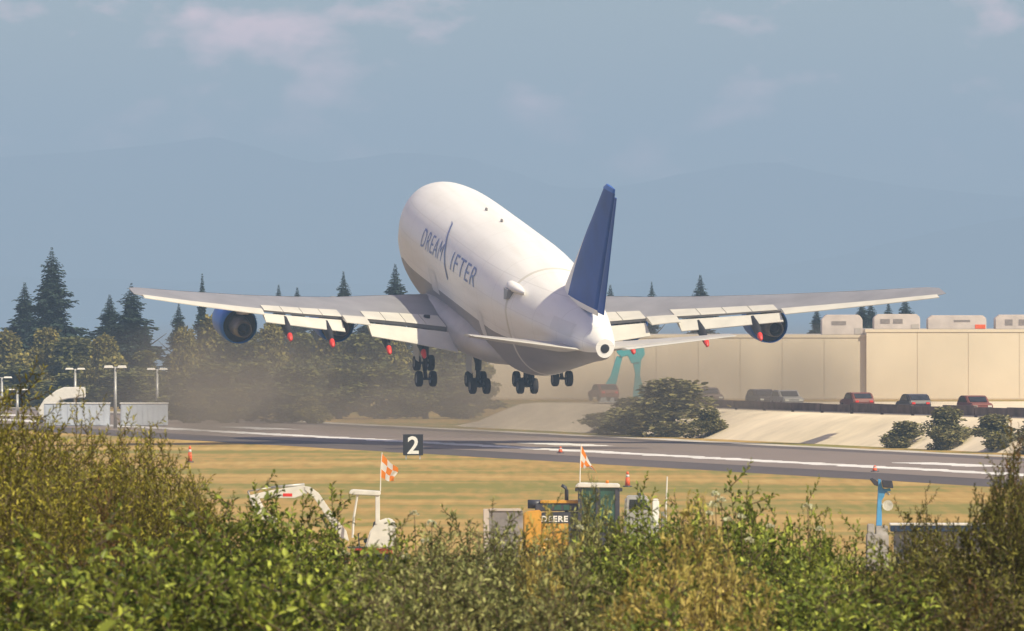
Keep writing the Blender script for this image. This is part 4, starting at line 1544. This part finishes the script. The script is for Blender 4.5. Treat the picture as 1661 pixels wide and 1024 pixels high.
WID = {}
firL = 'dark fir tree standing in the wood beyond the pale cabins'
for k, px, top, Y, w, lab in ((0, 84, 402, 1370, 205, 'tallest ragged fir tree, rising above the wood beyond the pale cabins'), (1, 40, 458, 1385, 140, 'shorter fir tree leaning against the tallest ragged fir'),
                              (0, 213, 460, 1340, 195, 'broad dark fir tree at the port wingtip of the jet'), (1, 178, 478, 1350, 140, 'dark bushy fir tree beside the broad fir at the wingtip'), (2, 328, 443, 1380, 62, 'slim fir tree whose tip stands above the outer port wing'),
                              (1, 290, 492, 1340, 90, 'mid height fir tree between wingtip and blue engine'), (1, 236, 520, 1310, 90, 'low dark fir tree below the port wingtip')):
    tree('c', k, px, top, Y, w, lab, 'fir trees in the wood')
for k, px, top, Y, w in ((2, 452, 468, 1480, 40), (2, 482, 472, 1500, 46), (2, 557, 446, 1500, 40), (1, 641, 434, 1490, 54), (2, 990, 468, 1560, 44), (2, 1057, 463, 1580, 30), (1, 1136, 452, 1540, 56),
                         (2, 1325, 500, 1500, 34), (2, 1398, 488, 1490, 40), (2, 1412, 490, 1500, 36), (2, 1441, 492, 1520, 28), (1, 1468, 486, 1500, 46), (2, 700, 470, 1520, 46), (2, 400, 500, 1450, 56), (2, 520, 500, 1460, 50), (2, 600, 490, 1470, 50)):
    tree('c', min(k, 1), px, top - 6, Y, w * 2.3, 'fir tree tip showing above the wing or the hangar roof', 'far fir trees behind the jet')
woodl = 'rounded leafy tree in the wood beyond the runway'
lst = [(0, 10, 528, 1320, 150), (2, 75, 522, 1330, 150), (1, 120, 540, 1310, 130), (0, 170, 535, 1300, 130), (3, 235, 560, 1290, 110), (2, 300, 520, 1320, 120), (0, 345, 500, 1350, 130), (1, 385, 530, 1310, 130),
       (2, 440, 515, 1330, 140), (3, 490, 530, 1320, 120), (0, 540, 525, 1340, 140), (1, 590, 535, 1330, 130), (2, 640, 530, 1340, 130), (3, 690, 545, 1330, 130), (1, 735, 550, 1320, 120), (0, 775, 560, 1330, 100),
       (1, 30, 590, 1270, 140), (3, 110, 600, 1260, 130), (1, 200, 600, 1255, 140), (3, 290, 600, 1190, 120), (1, 345, 585, 1160, 140), (3, 415, 580, 1165, 140), (1, 480, 590, 1160, 140), (3, 550, 590, 1165, 140), (1, 620, 590, 1165, 130), (3, 690, 595, 1165, 130), (1, 755, 605, 1165, 120), (0, 315, 630, 1130, 100), (2, 385, 625, 1132, 110), (1, 455, 630, 1130, 110), (0, 500, 640, 1128, 90),
       (0, -70, 540, 1320, 150), (1, -60, 590, 1270, 150)]
TL = ((-200, 'the outermost lamp posts'), (50, 'the tallest ragged fir'), (115, 'the lamp post over the stairs'), (160, 'the broad fir at the wingtip'), (215, 'the pale cabin end'), (270, 'the mid height fir'), (335, 'the blue outer engine'), (410, 'the outer flap'), (480, 'the half hidden inner engine'),
      (560, 'the inner flap'), (625, 'the wing landing gear'), (715, 'the body landing gear'))
for k, px, top, Y, w in lst:
    lab = ('olive yellow', 'dark green', 'olive', 'deep green')[k] + ' tree in the ' + ('front edge' if Y < 1200 else 'middle' if Y < 1285 else 'back') + ' of the wood behind ' + [n for x, n in TL if px >= x][-1]
    tree('b', k, px, top, Y, w, lab, 'leafy trees in the wood')
# shrubs in front of the wall
M['leafC'] = mat('dusty shrub leaves', (0.40, 0.34, 0.13), 0.85, col2=(0.14, 0.135, 0.06), island=True, scale=0.6, spec=0.2, trans=0.2)
SHR = [(broad_mesh(31 + q, 9, 4.6, 'leafC', 6000, low=.02), trunk_mesh(51 + q, 9, .35, 7)) for q in range(2)]
BRO += SHR
for k, px, top, w, lab in ((4, 1088, 608, 230, 'largest rounded green bush before the cream wall'), (5, 1030, 640, 190, 'mid sized bush on the left flank of the largest bush'), (4, 972, 668, 110, 'low spreading bush beside the mid sized bush'), (5, 1150, 658, 95, 'small bush on the right flank of the largest bush'),
                           (4, 1470, 680, 100, 'small dusty bush before the hangar wall'), (5, 1535, 655, 130, 'tall dusty bush below the red car'), (4, 1612, 668, 115, 'dusty bush at the foot of the wall beside the slender shrub'), (5, 1685, 664, 120, 'dusty bush at the far end of the wall')):
    best = min((abs((rw(t, WO - 5.0).x / rw(t, WO - 5.0).y) - (px - 830.5) / K), t) for t in np.arange(WT0, WT1, 1.0))[1]
    p = rw(best, WO - 5.0)
    tree('b', k, px, top, p.y, w, lab, 'bushes along the cream wall', name='bush')

# ------------------------------------------------------------------ shrubs in front of the camera
def leafmat(name, a, c, rough=.45, tr=.22, scale=3.5):
    M[name] = mat(name, a, rough, col2=c, island=True, scale=scale, spec=.16, trans=tr)


leafmat('olive willow leaves', (0.60, 0.52, 0.075), (0.065, 0.075, 0.010))
leafmat('glossy green leaves', (0.56, 0.62, 0.10), (0.022, 0.050, 0.006), .35)
leafmat('grey green leaves', (0.66, 0.65, 0.25), (0.065, 0.085, 0.022), .5)
leafmat('yellow willow leaves', (0.85, 0.66, 0.22), (0.34, 0.29, 0.07), .5, .3)
leafmat('fresh green leaves', (0.62, 0.68, 0.12), (0.035, 0.07, 0.009), .42)
leafmat('dark shrub leaves', (0.36, 0.33, 0.07), (0.020, 0.030, 0.006), .45)
leafmat('rusty leaves', (0.30, 0.13, 0.035), (0.08, 0.07, 0.02), .5)
leafmat('white blossom', (0.80, 0.78, 0.62), (0.55, 0.56, 0.36), .6, .2)


def shrub_data(seed, H, W, nst, leafL, leafW, matn, dens=1.0, upright=.6, twig=.26, accent=None):
    """stems and leaves of one shrub, H metres high: returns (branch mesh, foliage mesh, leaf rows)"""
    rs = np.random.RandomState(seed)
    stems = MB()
    P, D, N, L = [], [], [], []

    def leaves_along(pts, l0, r0):
        pts = np.array(pts)
        sg = np.linalg.norm(np.diff(pts, axis=0), axis=1)
        tot = sg.sum()
        n = max(2, int(tot / (leafL * .34) * dens))
        cum = np.concatenate([[0], np.cumsum(sg)])
        ph = rs.uniform(0, 6.28)
        for i in range(n):
            q = tot * (i + .6) / n
            j = min(len(sg) - 1, int(np.searchsorted(cum, q) - 1))
            j = max(j, 0)
            t = (q - cum[j]) / (sg[j] + 1e-9)
            p = pts[j] * (1 - t) + pts[j + 1] * t
            ax = (pts[j + 1] - pts[j]) / (sg[j] + 1e-9)
            ph += 2.4
            s1 = np.cross(ax, [0.13, .31, 1.0]); s1 /= np.linalg.norm(s1) + 1e-9
            s2 = np.cross(ax, s1)
            rad = s1 * math.cos(ph) + s2 * math.sin(ph)
            end = i / n
            d = ax * rs.uniform(.35, .9) * (1 + end * .8) + rad * rs.uniform(.6, 1.0) + np.array([0, 0, rs.uniform(-.25, .2)])
            P.append(p); D.append(d)
            N.append(np.array([0, 0, 1.0]) + rad * .3 + rs.randn(3) * .35)
            L.append(leafL * rs.uniform(.6, 1.15) * (1 - .35 * end))
    for k in range(nst):
        a = rs.uniform(0, 6.28)
        r0 = W * .22 * math.sqrt(rs.rand())
        rt = W * .62 * math.sqrt(rs.rand()) * (1.0 - .35 * upright)
        hh = H * (1 - .34 * (rt / (W * .62)) ** 2) * rs.uniform(.80, 1.0)
        if k == 0: hh, rt = H, rt * .3
        b0 = np.array([math.cos(a) * r0, math.sin(a) * r0, 0])
        a2 = a + rs.uniform(-.8, .8)
        b1 = np.array([math.cos(a2) * rt, math.sin(a2) * rt, hh])
        mid = (b0 + b1) / 2 + np.array([math.cos(a) * W * .10, math.sin(a) * W * .10, H * .05]) + rs.randn(3) * .04
        ts = np.linspace(0, 1, 9)
        pts = [(1 - t) ** 2 * b0 + 2 * t * (1 - t) * mid + t * t * b1 + rs.randn(3) * .010 for t in ts]
        stems.tube(pts, list(np.linspace(.011, .002, 9)), 4)
        leaves_along(pts[4:], 0, 0)
        nt = int(10 * H / 2 + 5)
        for q in range(nt):
            u = .22 + .77 * (q + rs.rand()) / nt
            i = int(u * 8)
            i = min(i, 7)
            p = np.array(pts[i]) * (1 - (u * 8 - i)) + np.array(pts[i + 1]) * (u * 8 - i)
            ta = rs.uniform(0, 6.28)
            tl = twig * rs.uniform(.5, 1.25) * (1.15 - .5 * u) * (1 + (H - 1.5) * .25)
            dr = np.array([math.cos(ta) * (1 - upright * .55), math.sin(ta) * (1 - upright * .55), rs.uniform(.25, .9) * (.5 + upright)])
            dr /= np.linalg.norm(dr)
            e = p + dr * tl
            m_ = (p + e) / 2 + np.array([math.cos(ta), math.sin(ta), 0]) * tl * .12
            stems.tube([p, m_, e], [.004, .003, .0012], 3, cap=False)
            leaves_along([p + (m_ - p) * .3, m_, e], 0, 0)
    P, D, N, L = map(np.array, (P, D, N, L))
    return stems, (P, D, N, L, L * leafW / leafL)


SPEC = {  # height, spread, stems, leaf length, leaf width, foliage material, density, uprightness, twig length
    'willow': [(101, 2.3, 1.0, 30, .060, .016, 'olive willow leaves', 1.5, .6, .28), (102, 2.1, .9, 30, .058, .016, 'olive willow leaves', 1.5, .6, .28), (103, 2.2, 1.0, 30, .054, .016, 'olive willow leaves', 1.5, .65, .26)],
    'glossy': [(111, 1.7, 1.05, 28, .070, .036, 'glossy green leaves', 1.2, .35, .29), (112, 1.6, 1.0, 28, .068, .034, 'glossy green leaves', 1.2, .4, .28)],
    'grey': [(121, 1.7, 1.0, 30, .060, .020, 'grey green leaves', 1.4, .5, .27), (122, 1.6, 1.0, 30, .058, .020, 'grey green leaves', 1.4, .6, .27)],
    'yellow': [(131, 1.6, .75, 20, .072, .025, 'yellow willow leaves', 1.2, .65, .26)],
    'fresh': [(141, 1.8, 1.0, 28, .066, .034, 'fresh green leaves', 1.2, .4, .29), (142, 1.7, 1.0, 28, .064, .032, 'fresh green leaves', 1.2, .45, .28)],
    'dark': [(151, 2.0, .95, 30, .056, .020, 'dark shrub leaves', 1.5, .6, .26), (152, 1.7, 1.0, 28, .056, .024, 'dark shrub leaves', 1.3, .55, .28)],
    'rusty': [(161, 1.9, .55, 14, .054, .017, 'rusty leaves', 1.2, .85, .24)],
    'shoot': [(171, 1.7, .30, 5, .058, .028, 'glossy green leaves', 1.2, .9, .14), (172, 2.3, .30, 5, .05, .014, 'olive willow leaves', 1.5, .95, .16)],
}
SD = {}
for sp, rows in SPEC.items():
    SD[sp] = []
    for (seed, H, W, n, ll, lw, mt, de, up, tw) in rows:
        st, lv = shrub_data(seed, H, W, n, ll, lw, mt, de, up, tw)
        V, F = quads(*lv)
        SD[sp].append((H, st.build('branches', 'twig', data_only=True), mesh_np('foliage', V, F, mt), lv, mt))


def big_leaf(mt):
    V, F = quads(np.zeros((1, 3)), np.array([[1.0, 0, 0]]), np.array([[0, 0, 1.0]]), np.array([1.0]), np.array([.5 if 'yellow' not in mt else .36]))
    return mesh_np('leaf', V, F, mt)


BL = {}


LM = ((-200, 'the low lamp posts'), (45, 'the white covered stairs'), (105, 'the pale cabin under the stairs'), (190, 'the pale cabin by the trees'), (275, 'the red marker post'), (360, 'the excavator bucket'), (430, 'the excavator stick'),
      (500, 'the excavator boom'), (562, 'the excavator canopy'), (625, 'the excavator engine cover'), (690, 'the gap between excavator and bulldozer'), (780, 'the bulldozer blade'), (850, 'the bulldozer hood'), (925, 'the bulldozer cab'), (1005, 'the utility truck'),
      (1090, 'the grass beside the whip aerial'), (1170, 'the open dry grass'), (1290, 'the grass before the blue mast'), (1395, 'the blue mast'), (1450, 'the navy trailer'), (1580, 'the trailer end'))


def near(px):
    return [n for x, n in LM if px >= x][-1]


def shrub(sp, k, px, top, Y, label, group, wide=1.0, leaves=0, name='shrub'):
    if label in (WL, GL, YL, FL, DL, BLF):
        row = 'low front row' if Y < 68 else 'middle row' if Y < 81 else 'rear row'
        label = label + ' in the ' + row + ', before ' + near(px)
    if sp == 'willow' and top < 781:
        top -= 22
    if top > 780 and sp not in ('shoot', 'rusty') and Y > 50:
        top -= (40 if Y > 68 else 34) - (14 if sp == 'glossy' and Y > 68 else 0)
    H, bm_, fm, lv, mt = SD[sp][k]
    p = at(px, top, Y)
    z0 = gz(Y)
    g = empty(name, (p.x, p.y, z0 - .02), random.uniform(0, 6.28))
    s = (p.z - z0) / H
    g.scale = (wide * (.55 + .45 * s), wide * (.55 + .45 * s), s)
    tag(g, label, 'shrub', group)
    o = bpy.data.objects.new('branches', bm_); COL.objects.link(o); o.parent = g
    o = bpy.data.objects.new('foliage', fm); COL.objects.link(o); o.parent = g
    o['kind'] = 'stuff'
    if leaves:
        if mt not in BL: BL[mt] = big_leaf(mt)
        P, D, N, L, W = lv
        hi = [i for i in np.argsort(-P[:, 2]) if P[i, 2] > H * .45]
        rs = np.random.RandomState(int(px))
        for i in rs.permutation(hi)[:leaves]:
            d = Vector(D[i] + rs.randn(3) * .3).normalized()
            n = Vector(N[i]).normalized()
            y = n.cross(d).normalized()
            zz = d.cross(y)
            mtx = Matrix((d, y, zz)).transposed().to_4x4()
            sc_ = L[i] * rs.uniform(1.1, 1.45)
            mtx = Matrix.Translation(Vector(P[i]) + d * .01) @ mtx @ Matrix.Scale(sc_, 4)
            o = bpy.data.objects.new('leaf', BL[mt]); COL.objects.link(o); o.parent = g
            o.matrix_local = mtx
    return g


WL = 'olive willow shrub'
GL = 'glossy dark green shrub'
BLF = 'broad leaved green shrub'
YL = 'grey green shrub'
FL = 'fresh green leafy shrub'
DL = 'dark olive shrub'
# tall willow thicket
for k, px, top, Y, w in ((0, -60, 585, 82, 1.0), (1, 20, 618, 86, 1.0), (2, 75, 690, 84, .95), (0, 130, 672, 92, .9), (1, 185, 698, 90, .9), (2, 240, 702, 94, .9), (0, 282, 735, 88, .85), (1, 300, 790, 84, .8),
                         (2, 0, 700, 74, 1.0), (0, 110, 745, 78, 1.0), (1, 200, 770, 80, 1.0), (2, 60, 800, 72, 1.0), (0, -80, 680, 74, 1.0)):
    shrub('willow', k, px, top, Y, WL, 'olive willow thicket', w)
shrub('shoot', 1, 118, 642, 88, 'single tall reddish willow shoot standing before the pale cabin', 'olive willow thicket', 1.0)
shrub('rusty', 0, 150, 780, 76, 'rust tinged shrub inside the olive willow thicket', 'rust tinged shrubs', .8)
# glossy shrubs before the excavator
for k, px, top, Y, w, lv in ((0, 395, 805, 84, .9, 0), (0, 440, 845, 86, .9, 0), (1, 520, 850, 84, .9, 0), (0, 490, 870, 80, 1.0, 0), (1, 590, 888, 84, .9, 0), (0, 350, 850, 78, 1.0, 0), (1, 655, 866, 86, .8, 0)):
    shrub('glossy', k, px, top, Y, GL, 'glossy shrubs before the excavator', w, lv)
for px, top, Y, lab in ((437, 788, 87, 'leafy shoot rising in front of the excavator stick'), (545, 784, 86, 'leafy shoot rising in front of the excavator boom'), (497, 795, 88, 'leafy shoot rising at the excavator elbow'), (410, 806, 88, 'leafy shoot rising in front of the excavator bucket')):
    shrub('shoot', 0, px, top, Y, lab, 'tall leafy shoots before the excavator', 1.0)
# lower front row, broad leaves one can pick out
for k, px, top, Y, lv in ((0, 120, 870, 62, 60), (1, 280, 860, 60, 90), (0, 440, 905, 60, 90), (1, 560, 915, 64, 60), (0, 20, 905, 58, 50), (1, 360, 930, 56, 60), (0, 210, 930, 56, 60)):
    shrub('glossy', k, px, top, Y, BLF, 'low broad leaved shrubs', 1.05, lv)
# grey-green willows in the middle
for k, px, top, Y, w in ((0, 650, 895, 72, 1.0), (1, 720, 868, 80, 1.0), (0, 780, 870, 78, 1.0), (1, 840, 872, 80, .9), (0, 905, 860, 80, .8), (1, 965, 815, 82, .45), (0, 960, 850, 84, .9), (1, 700, 930, 62, 1.1), (0, 800, 920, 64, 1.1), (1, 900, 925, 62, 1.1), (0, 620, 960, 58, 1.0), (1, 860, 975, 56, 1.0)):
    shrub('grey', k, px, top, Y, YL, 'grey green shrubs before the bulldozer', w)
# fresh green shrubs
for k, px, top, Y, w in ((0, 1030, 820, 86, .7), (1, 1075, 828, 88, .8), (0, 1042, 846, 84, .9), (1, 1062, 850, 80, .8), (0, 1185, 800, 86, .8), (1, 1235, 815, 88, .7), (0, 1310, 825, 86, .45), (1, 1280, 868, 82, .9), (0, 1130, 850, 84, 1.0), (1, 1345, 900, 78, .9), (0, 1390, 880, 84, .7),
                         (1, 1010, 890, 76, 1.0), (0, 1240, 910, 68, 1.1), (1, 1330, 940, 62, 1.1), (0, 1430, 930, 64, 1.1), (1, 1140, 960, 58, 1.0)):
    shrub('fresh', k, px, top, Y, FL, 'fresh green shrubs before the field', w)
# yellowing willow, leaf by leaf
shrub('yellow', 0, 1135, 838, 66, 'tall yellowing willow shrub with pale leaves in the front row', 'yellowing willows', .7, 150)
shrub('yellow', 0, 1080, 905, 60, 'low golden willow shrub leaning beside the tall yellowing willow', 'yellowing willows', .8, 150)
shrub('yellow', 0, 1215, 960, 58, 'small pale gold willow shrub right of the tall yellowing willow', 'yellowing willows', .6, 90)
shrub('yellow', 0, 885, 860, 74, 'thin gold tinged willow shrub in front of the yellow bulldozer hood', 'yellowing willows', .5, 60)
# right hand shrubs
for k, px, top, Y, w in ((1, 1470, 870, 84, .9), (0, 1500, 830, 88, .5), (1, 1540, 880, 82, 1.0), (1, 1590, 860, 86, .9), (0, 1450, 900, 76, .9), (1, 1520, 930, 66, 1.1), (0, 1600, 900, 70, 1.1), (1, 1680, 900, 66, 1.1), (0, 1560, 965, 58, 1.0), (1, 1650, 970, 58, 1.1)):
    shrub('dark', k, px, top, Y, DL, 'dark shrubs before the trailer', w)
shrub('dark', 0, 1638, 700, 74, 'tall slender dark shrub reaching up past the runway edge', 'tall dark shrubs', .42)
shrub('dark', 0, 1665, 735, 72, 'tall dark shrub leaning against the tall slender dark shrub', 'tall dark shrubs', .5)
shrub('dark', 0, 1615, 790, 74, 'shorter dark shrub at the foot of the tall slender shrub', 'tall dark shrubs', .7)
shrub('rusty', 0, 1632, 690, 76, 'thin rust brown shoots inside the tall slender dark shrub', 'rust tinged shrubs', .6)
shrub('rusty', 0, 1570, 940, 62, 'low rust tinged shrub under the navy trailer', 'rust tinged shrubs', .9)


# white blossom heads on the fresh green shrubs
def blossoms():
    rs = np.random.RandomState(9)
    spots = [(672, 835), (700, 850), (658, 905), (690, 880), (560, 900), (1160, 803), (1155, 820), (1150, 835), (1180, 845), (1202, 840), (1250, 855), (1215, 878), (1310, 822), (1170, 812), (940, 858), (885, 880), (870, 890), (610, 888), (505, 895), (1330, 860)]
    for i, (px, py) in enumerate(spots):
        p = at(px, py, 83.5 if px > 1000 else 81.0)
        n = 34
        d = rs.randn(n, 3)
        d /= np.linalg.norm(d, axis=1, keepdims=True)
        d[:, 2] = abs(d[:, 2]) * .8
        V, F = quads(d * .018, d + rs.randn(n, 3) * .4, d + rs.randn(n, 3) * .3, rs.uniform(.012, .022, n), rs.uniform(.012, .02, n))
        g = empty('flower_head', (p.x, p.y, p.z))
        me = mesh_np('petals', V, F, 'white blossom')
        o = bpy.data.objects.new('petals', me); COL.objects.link(o); o.parent = g
        b = MB()
        h = p.z - gz(p.y)
        b.tube([(0, 0, 0), (.02, 0.01, -h * .3), (.05, .03, -h)], [.002, .003, .006], 4)
        b.build('stem', 'twig', g)
        tag(g, 'small white blossom head among the green shrubs', 'flower', 'white blossom heads')


blossoms()


def weed():
    p = at(158, 1040, 31)
    z0 = gz(31)
    g = empty('tall_weed', (p.x, 31, z0))
    tag(g, 'single tall weed with one large pale green leaf in the low front row', 'plant')
    h = p.z - z0
    b = MB(); b.tube([(0, 0, 0), (.01, 0, h * .6), (-.004, 0, h + .03)], [.005, .004, .002], 6); b.build('stem', 'fresh green leaves', g)
    for (dx, dz, L, a) in ((0, .018, .062, 40), (-.002, -.06, .05, 150), (.003, -.15, .06, 20), (0, -.25, .055, 165)):
        d = np.array([[math.cos(R(a)), .1, math.sin(R(a)) * .9]])
        V, F = quads(np.array([[0, 0, 0.0]]), d, np.array([[-.4, -.9, .5]]), np.array([L]), np.array([L * .52]))
        o = bpy.data.objects.new('leaf', mesh_np('leaf', V, F, 'fresh green leaves')); COL.objects.link(o); o.parent = g
        o.location = (dx, 0, h + dz)


weed()

# ------------------------------------------------------------------ air
def haze():
    m = bpy.data.materials.new('haze air')
    m.use_nodes = True
    n, l = m.node_tree.nodes, m.node_tree.links
    n.clear()
    out = n.new('ShaderNodeOutputMaterial')
    v = n.new('ShaderNodeVolumePrincipled')
    v.inputs['Color'].default_value = (0.50, 0.71, 0.96, 1)
    v.inputs['Density'].default_value = 1.4e-4
    v.inputs['Anisotropy'].default_value = 0.0
    l.new(v.outputs[0], out.inputs['Volume'])
    b = MB()
    b.box(-20000, 20000, -400, 28000, -151.5, 330)
    o = b.build('haze', m)
    tag(o, 'pale blue summer haze filling the air over the airfield', 'haze', kind='stuff')


haze()


def exhaust():
    m = bpy.data.materials.new('exhaust smoke')
    m.use_nodes = True
    n, l = m.node_tree.nodes, m.node_tree.links
    n.clear()
    out = n.new('ShaderNodeOutputMaterial')
    v = n.new('ShaderNodeVolumePrincipled')
    v.inputs['Color'].default_value = (0.46, 0.38, 0.29, 1)
    t = n.new('ShaderNodeTexCoord')
    mp_ = n.new('ShaderNodeMapping'); mp_.inputs['Scale'].default_value = (.11, .02, .10)
    no = n.new('ShaderNodeTexNoise'); no.inputs['Scale'].default_value = 1.0; no.inputs['Detail'].default_value = 3
    sx = n.new('ShaderNodeSeparateXYZ')
    mr = n.new('ShaderNodeMapRange'); mr.inputs[1].default_value = 9.5; mr.inputs[2].default_value = 3.0; mr.inputs[3].default_value = 0; mr.inputs[4].default_value = 1
    rp = n.new('ShaderNodeMapRange'); rp.inputs[1].default_value = .36; rp.inputs[2].default_value = .66; rp.inputs[3].default_value = .002; rp.inputs[4].default_value = .026
    mu = n.new('ShaderNodeMath'); mu.operation = 'MULTIPLY'
    l.new(t.outputs['Object'], mp_.inputs['Vector']); l.new(mp_.outputs[0], no.inputs['Vector'])
    l.new(t.outputs['Object'], sx.inputs[0]); l.new(sx.outputs['Z'], mr.inputs[0])
    l.new(no.outputs['Fac'], rp.inputs[0]); l.new(rp.outputs[0], mu.inputs[0]); l.new(mr.outputs[0], mu.inputs[1])
    xa = n.new('ShaderNodeMapRange'); xa.inputs[1].default_value = 48; xa.inputs[2].default_value = 22
    xb = n.new('ShaderNodeMapRange'); xb.inputs[1].default_value = -33; xb.inputs[2].default_value = -22
    m2 = n.new('ShaderNodeMath'); m2.operation = 'MULTIPLY'
    m3 = n.new('ShaderNodeMath'); m3.operation = 'MULTIPLY'
    l.new(sx.outputs['X'], xa.inputs[0]); l.new(sx.outputs['X'], xb.inputs[0])
    l.new(xa.outputs[0], m2.inputs[0]); l.new(xb.outputs[0], m2.inputs[1])
    l.new(mu.outputs[0], m3.inputs[0]); l.new(m2.outputs[0], m3.inputs[1])
    l.new(m3.outputs[0], v.inputs['Density']); l.new(v.outputs[0], out.inputs['Volume'])
    b = MB()
    b.box(-34, 49, -42, 42, .05, 9.6)
    o = b.build('exhaust_smoke', m, loc=(-4, 1062, 0))
    o.rotation_euler.z = 0
    tag(o, 'brown jet exhaust smoke drifting low over the far side of the runway', 'smoke', kind='stuff')


exhaust()
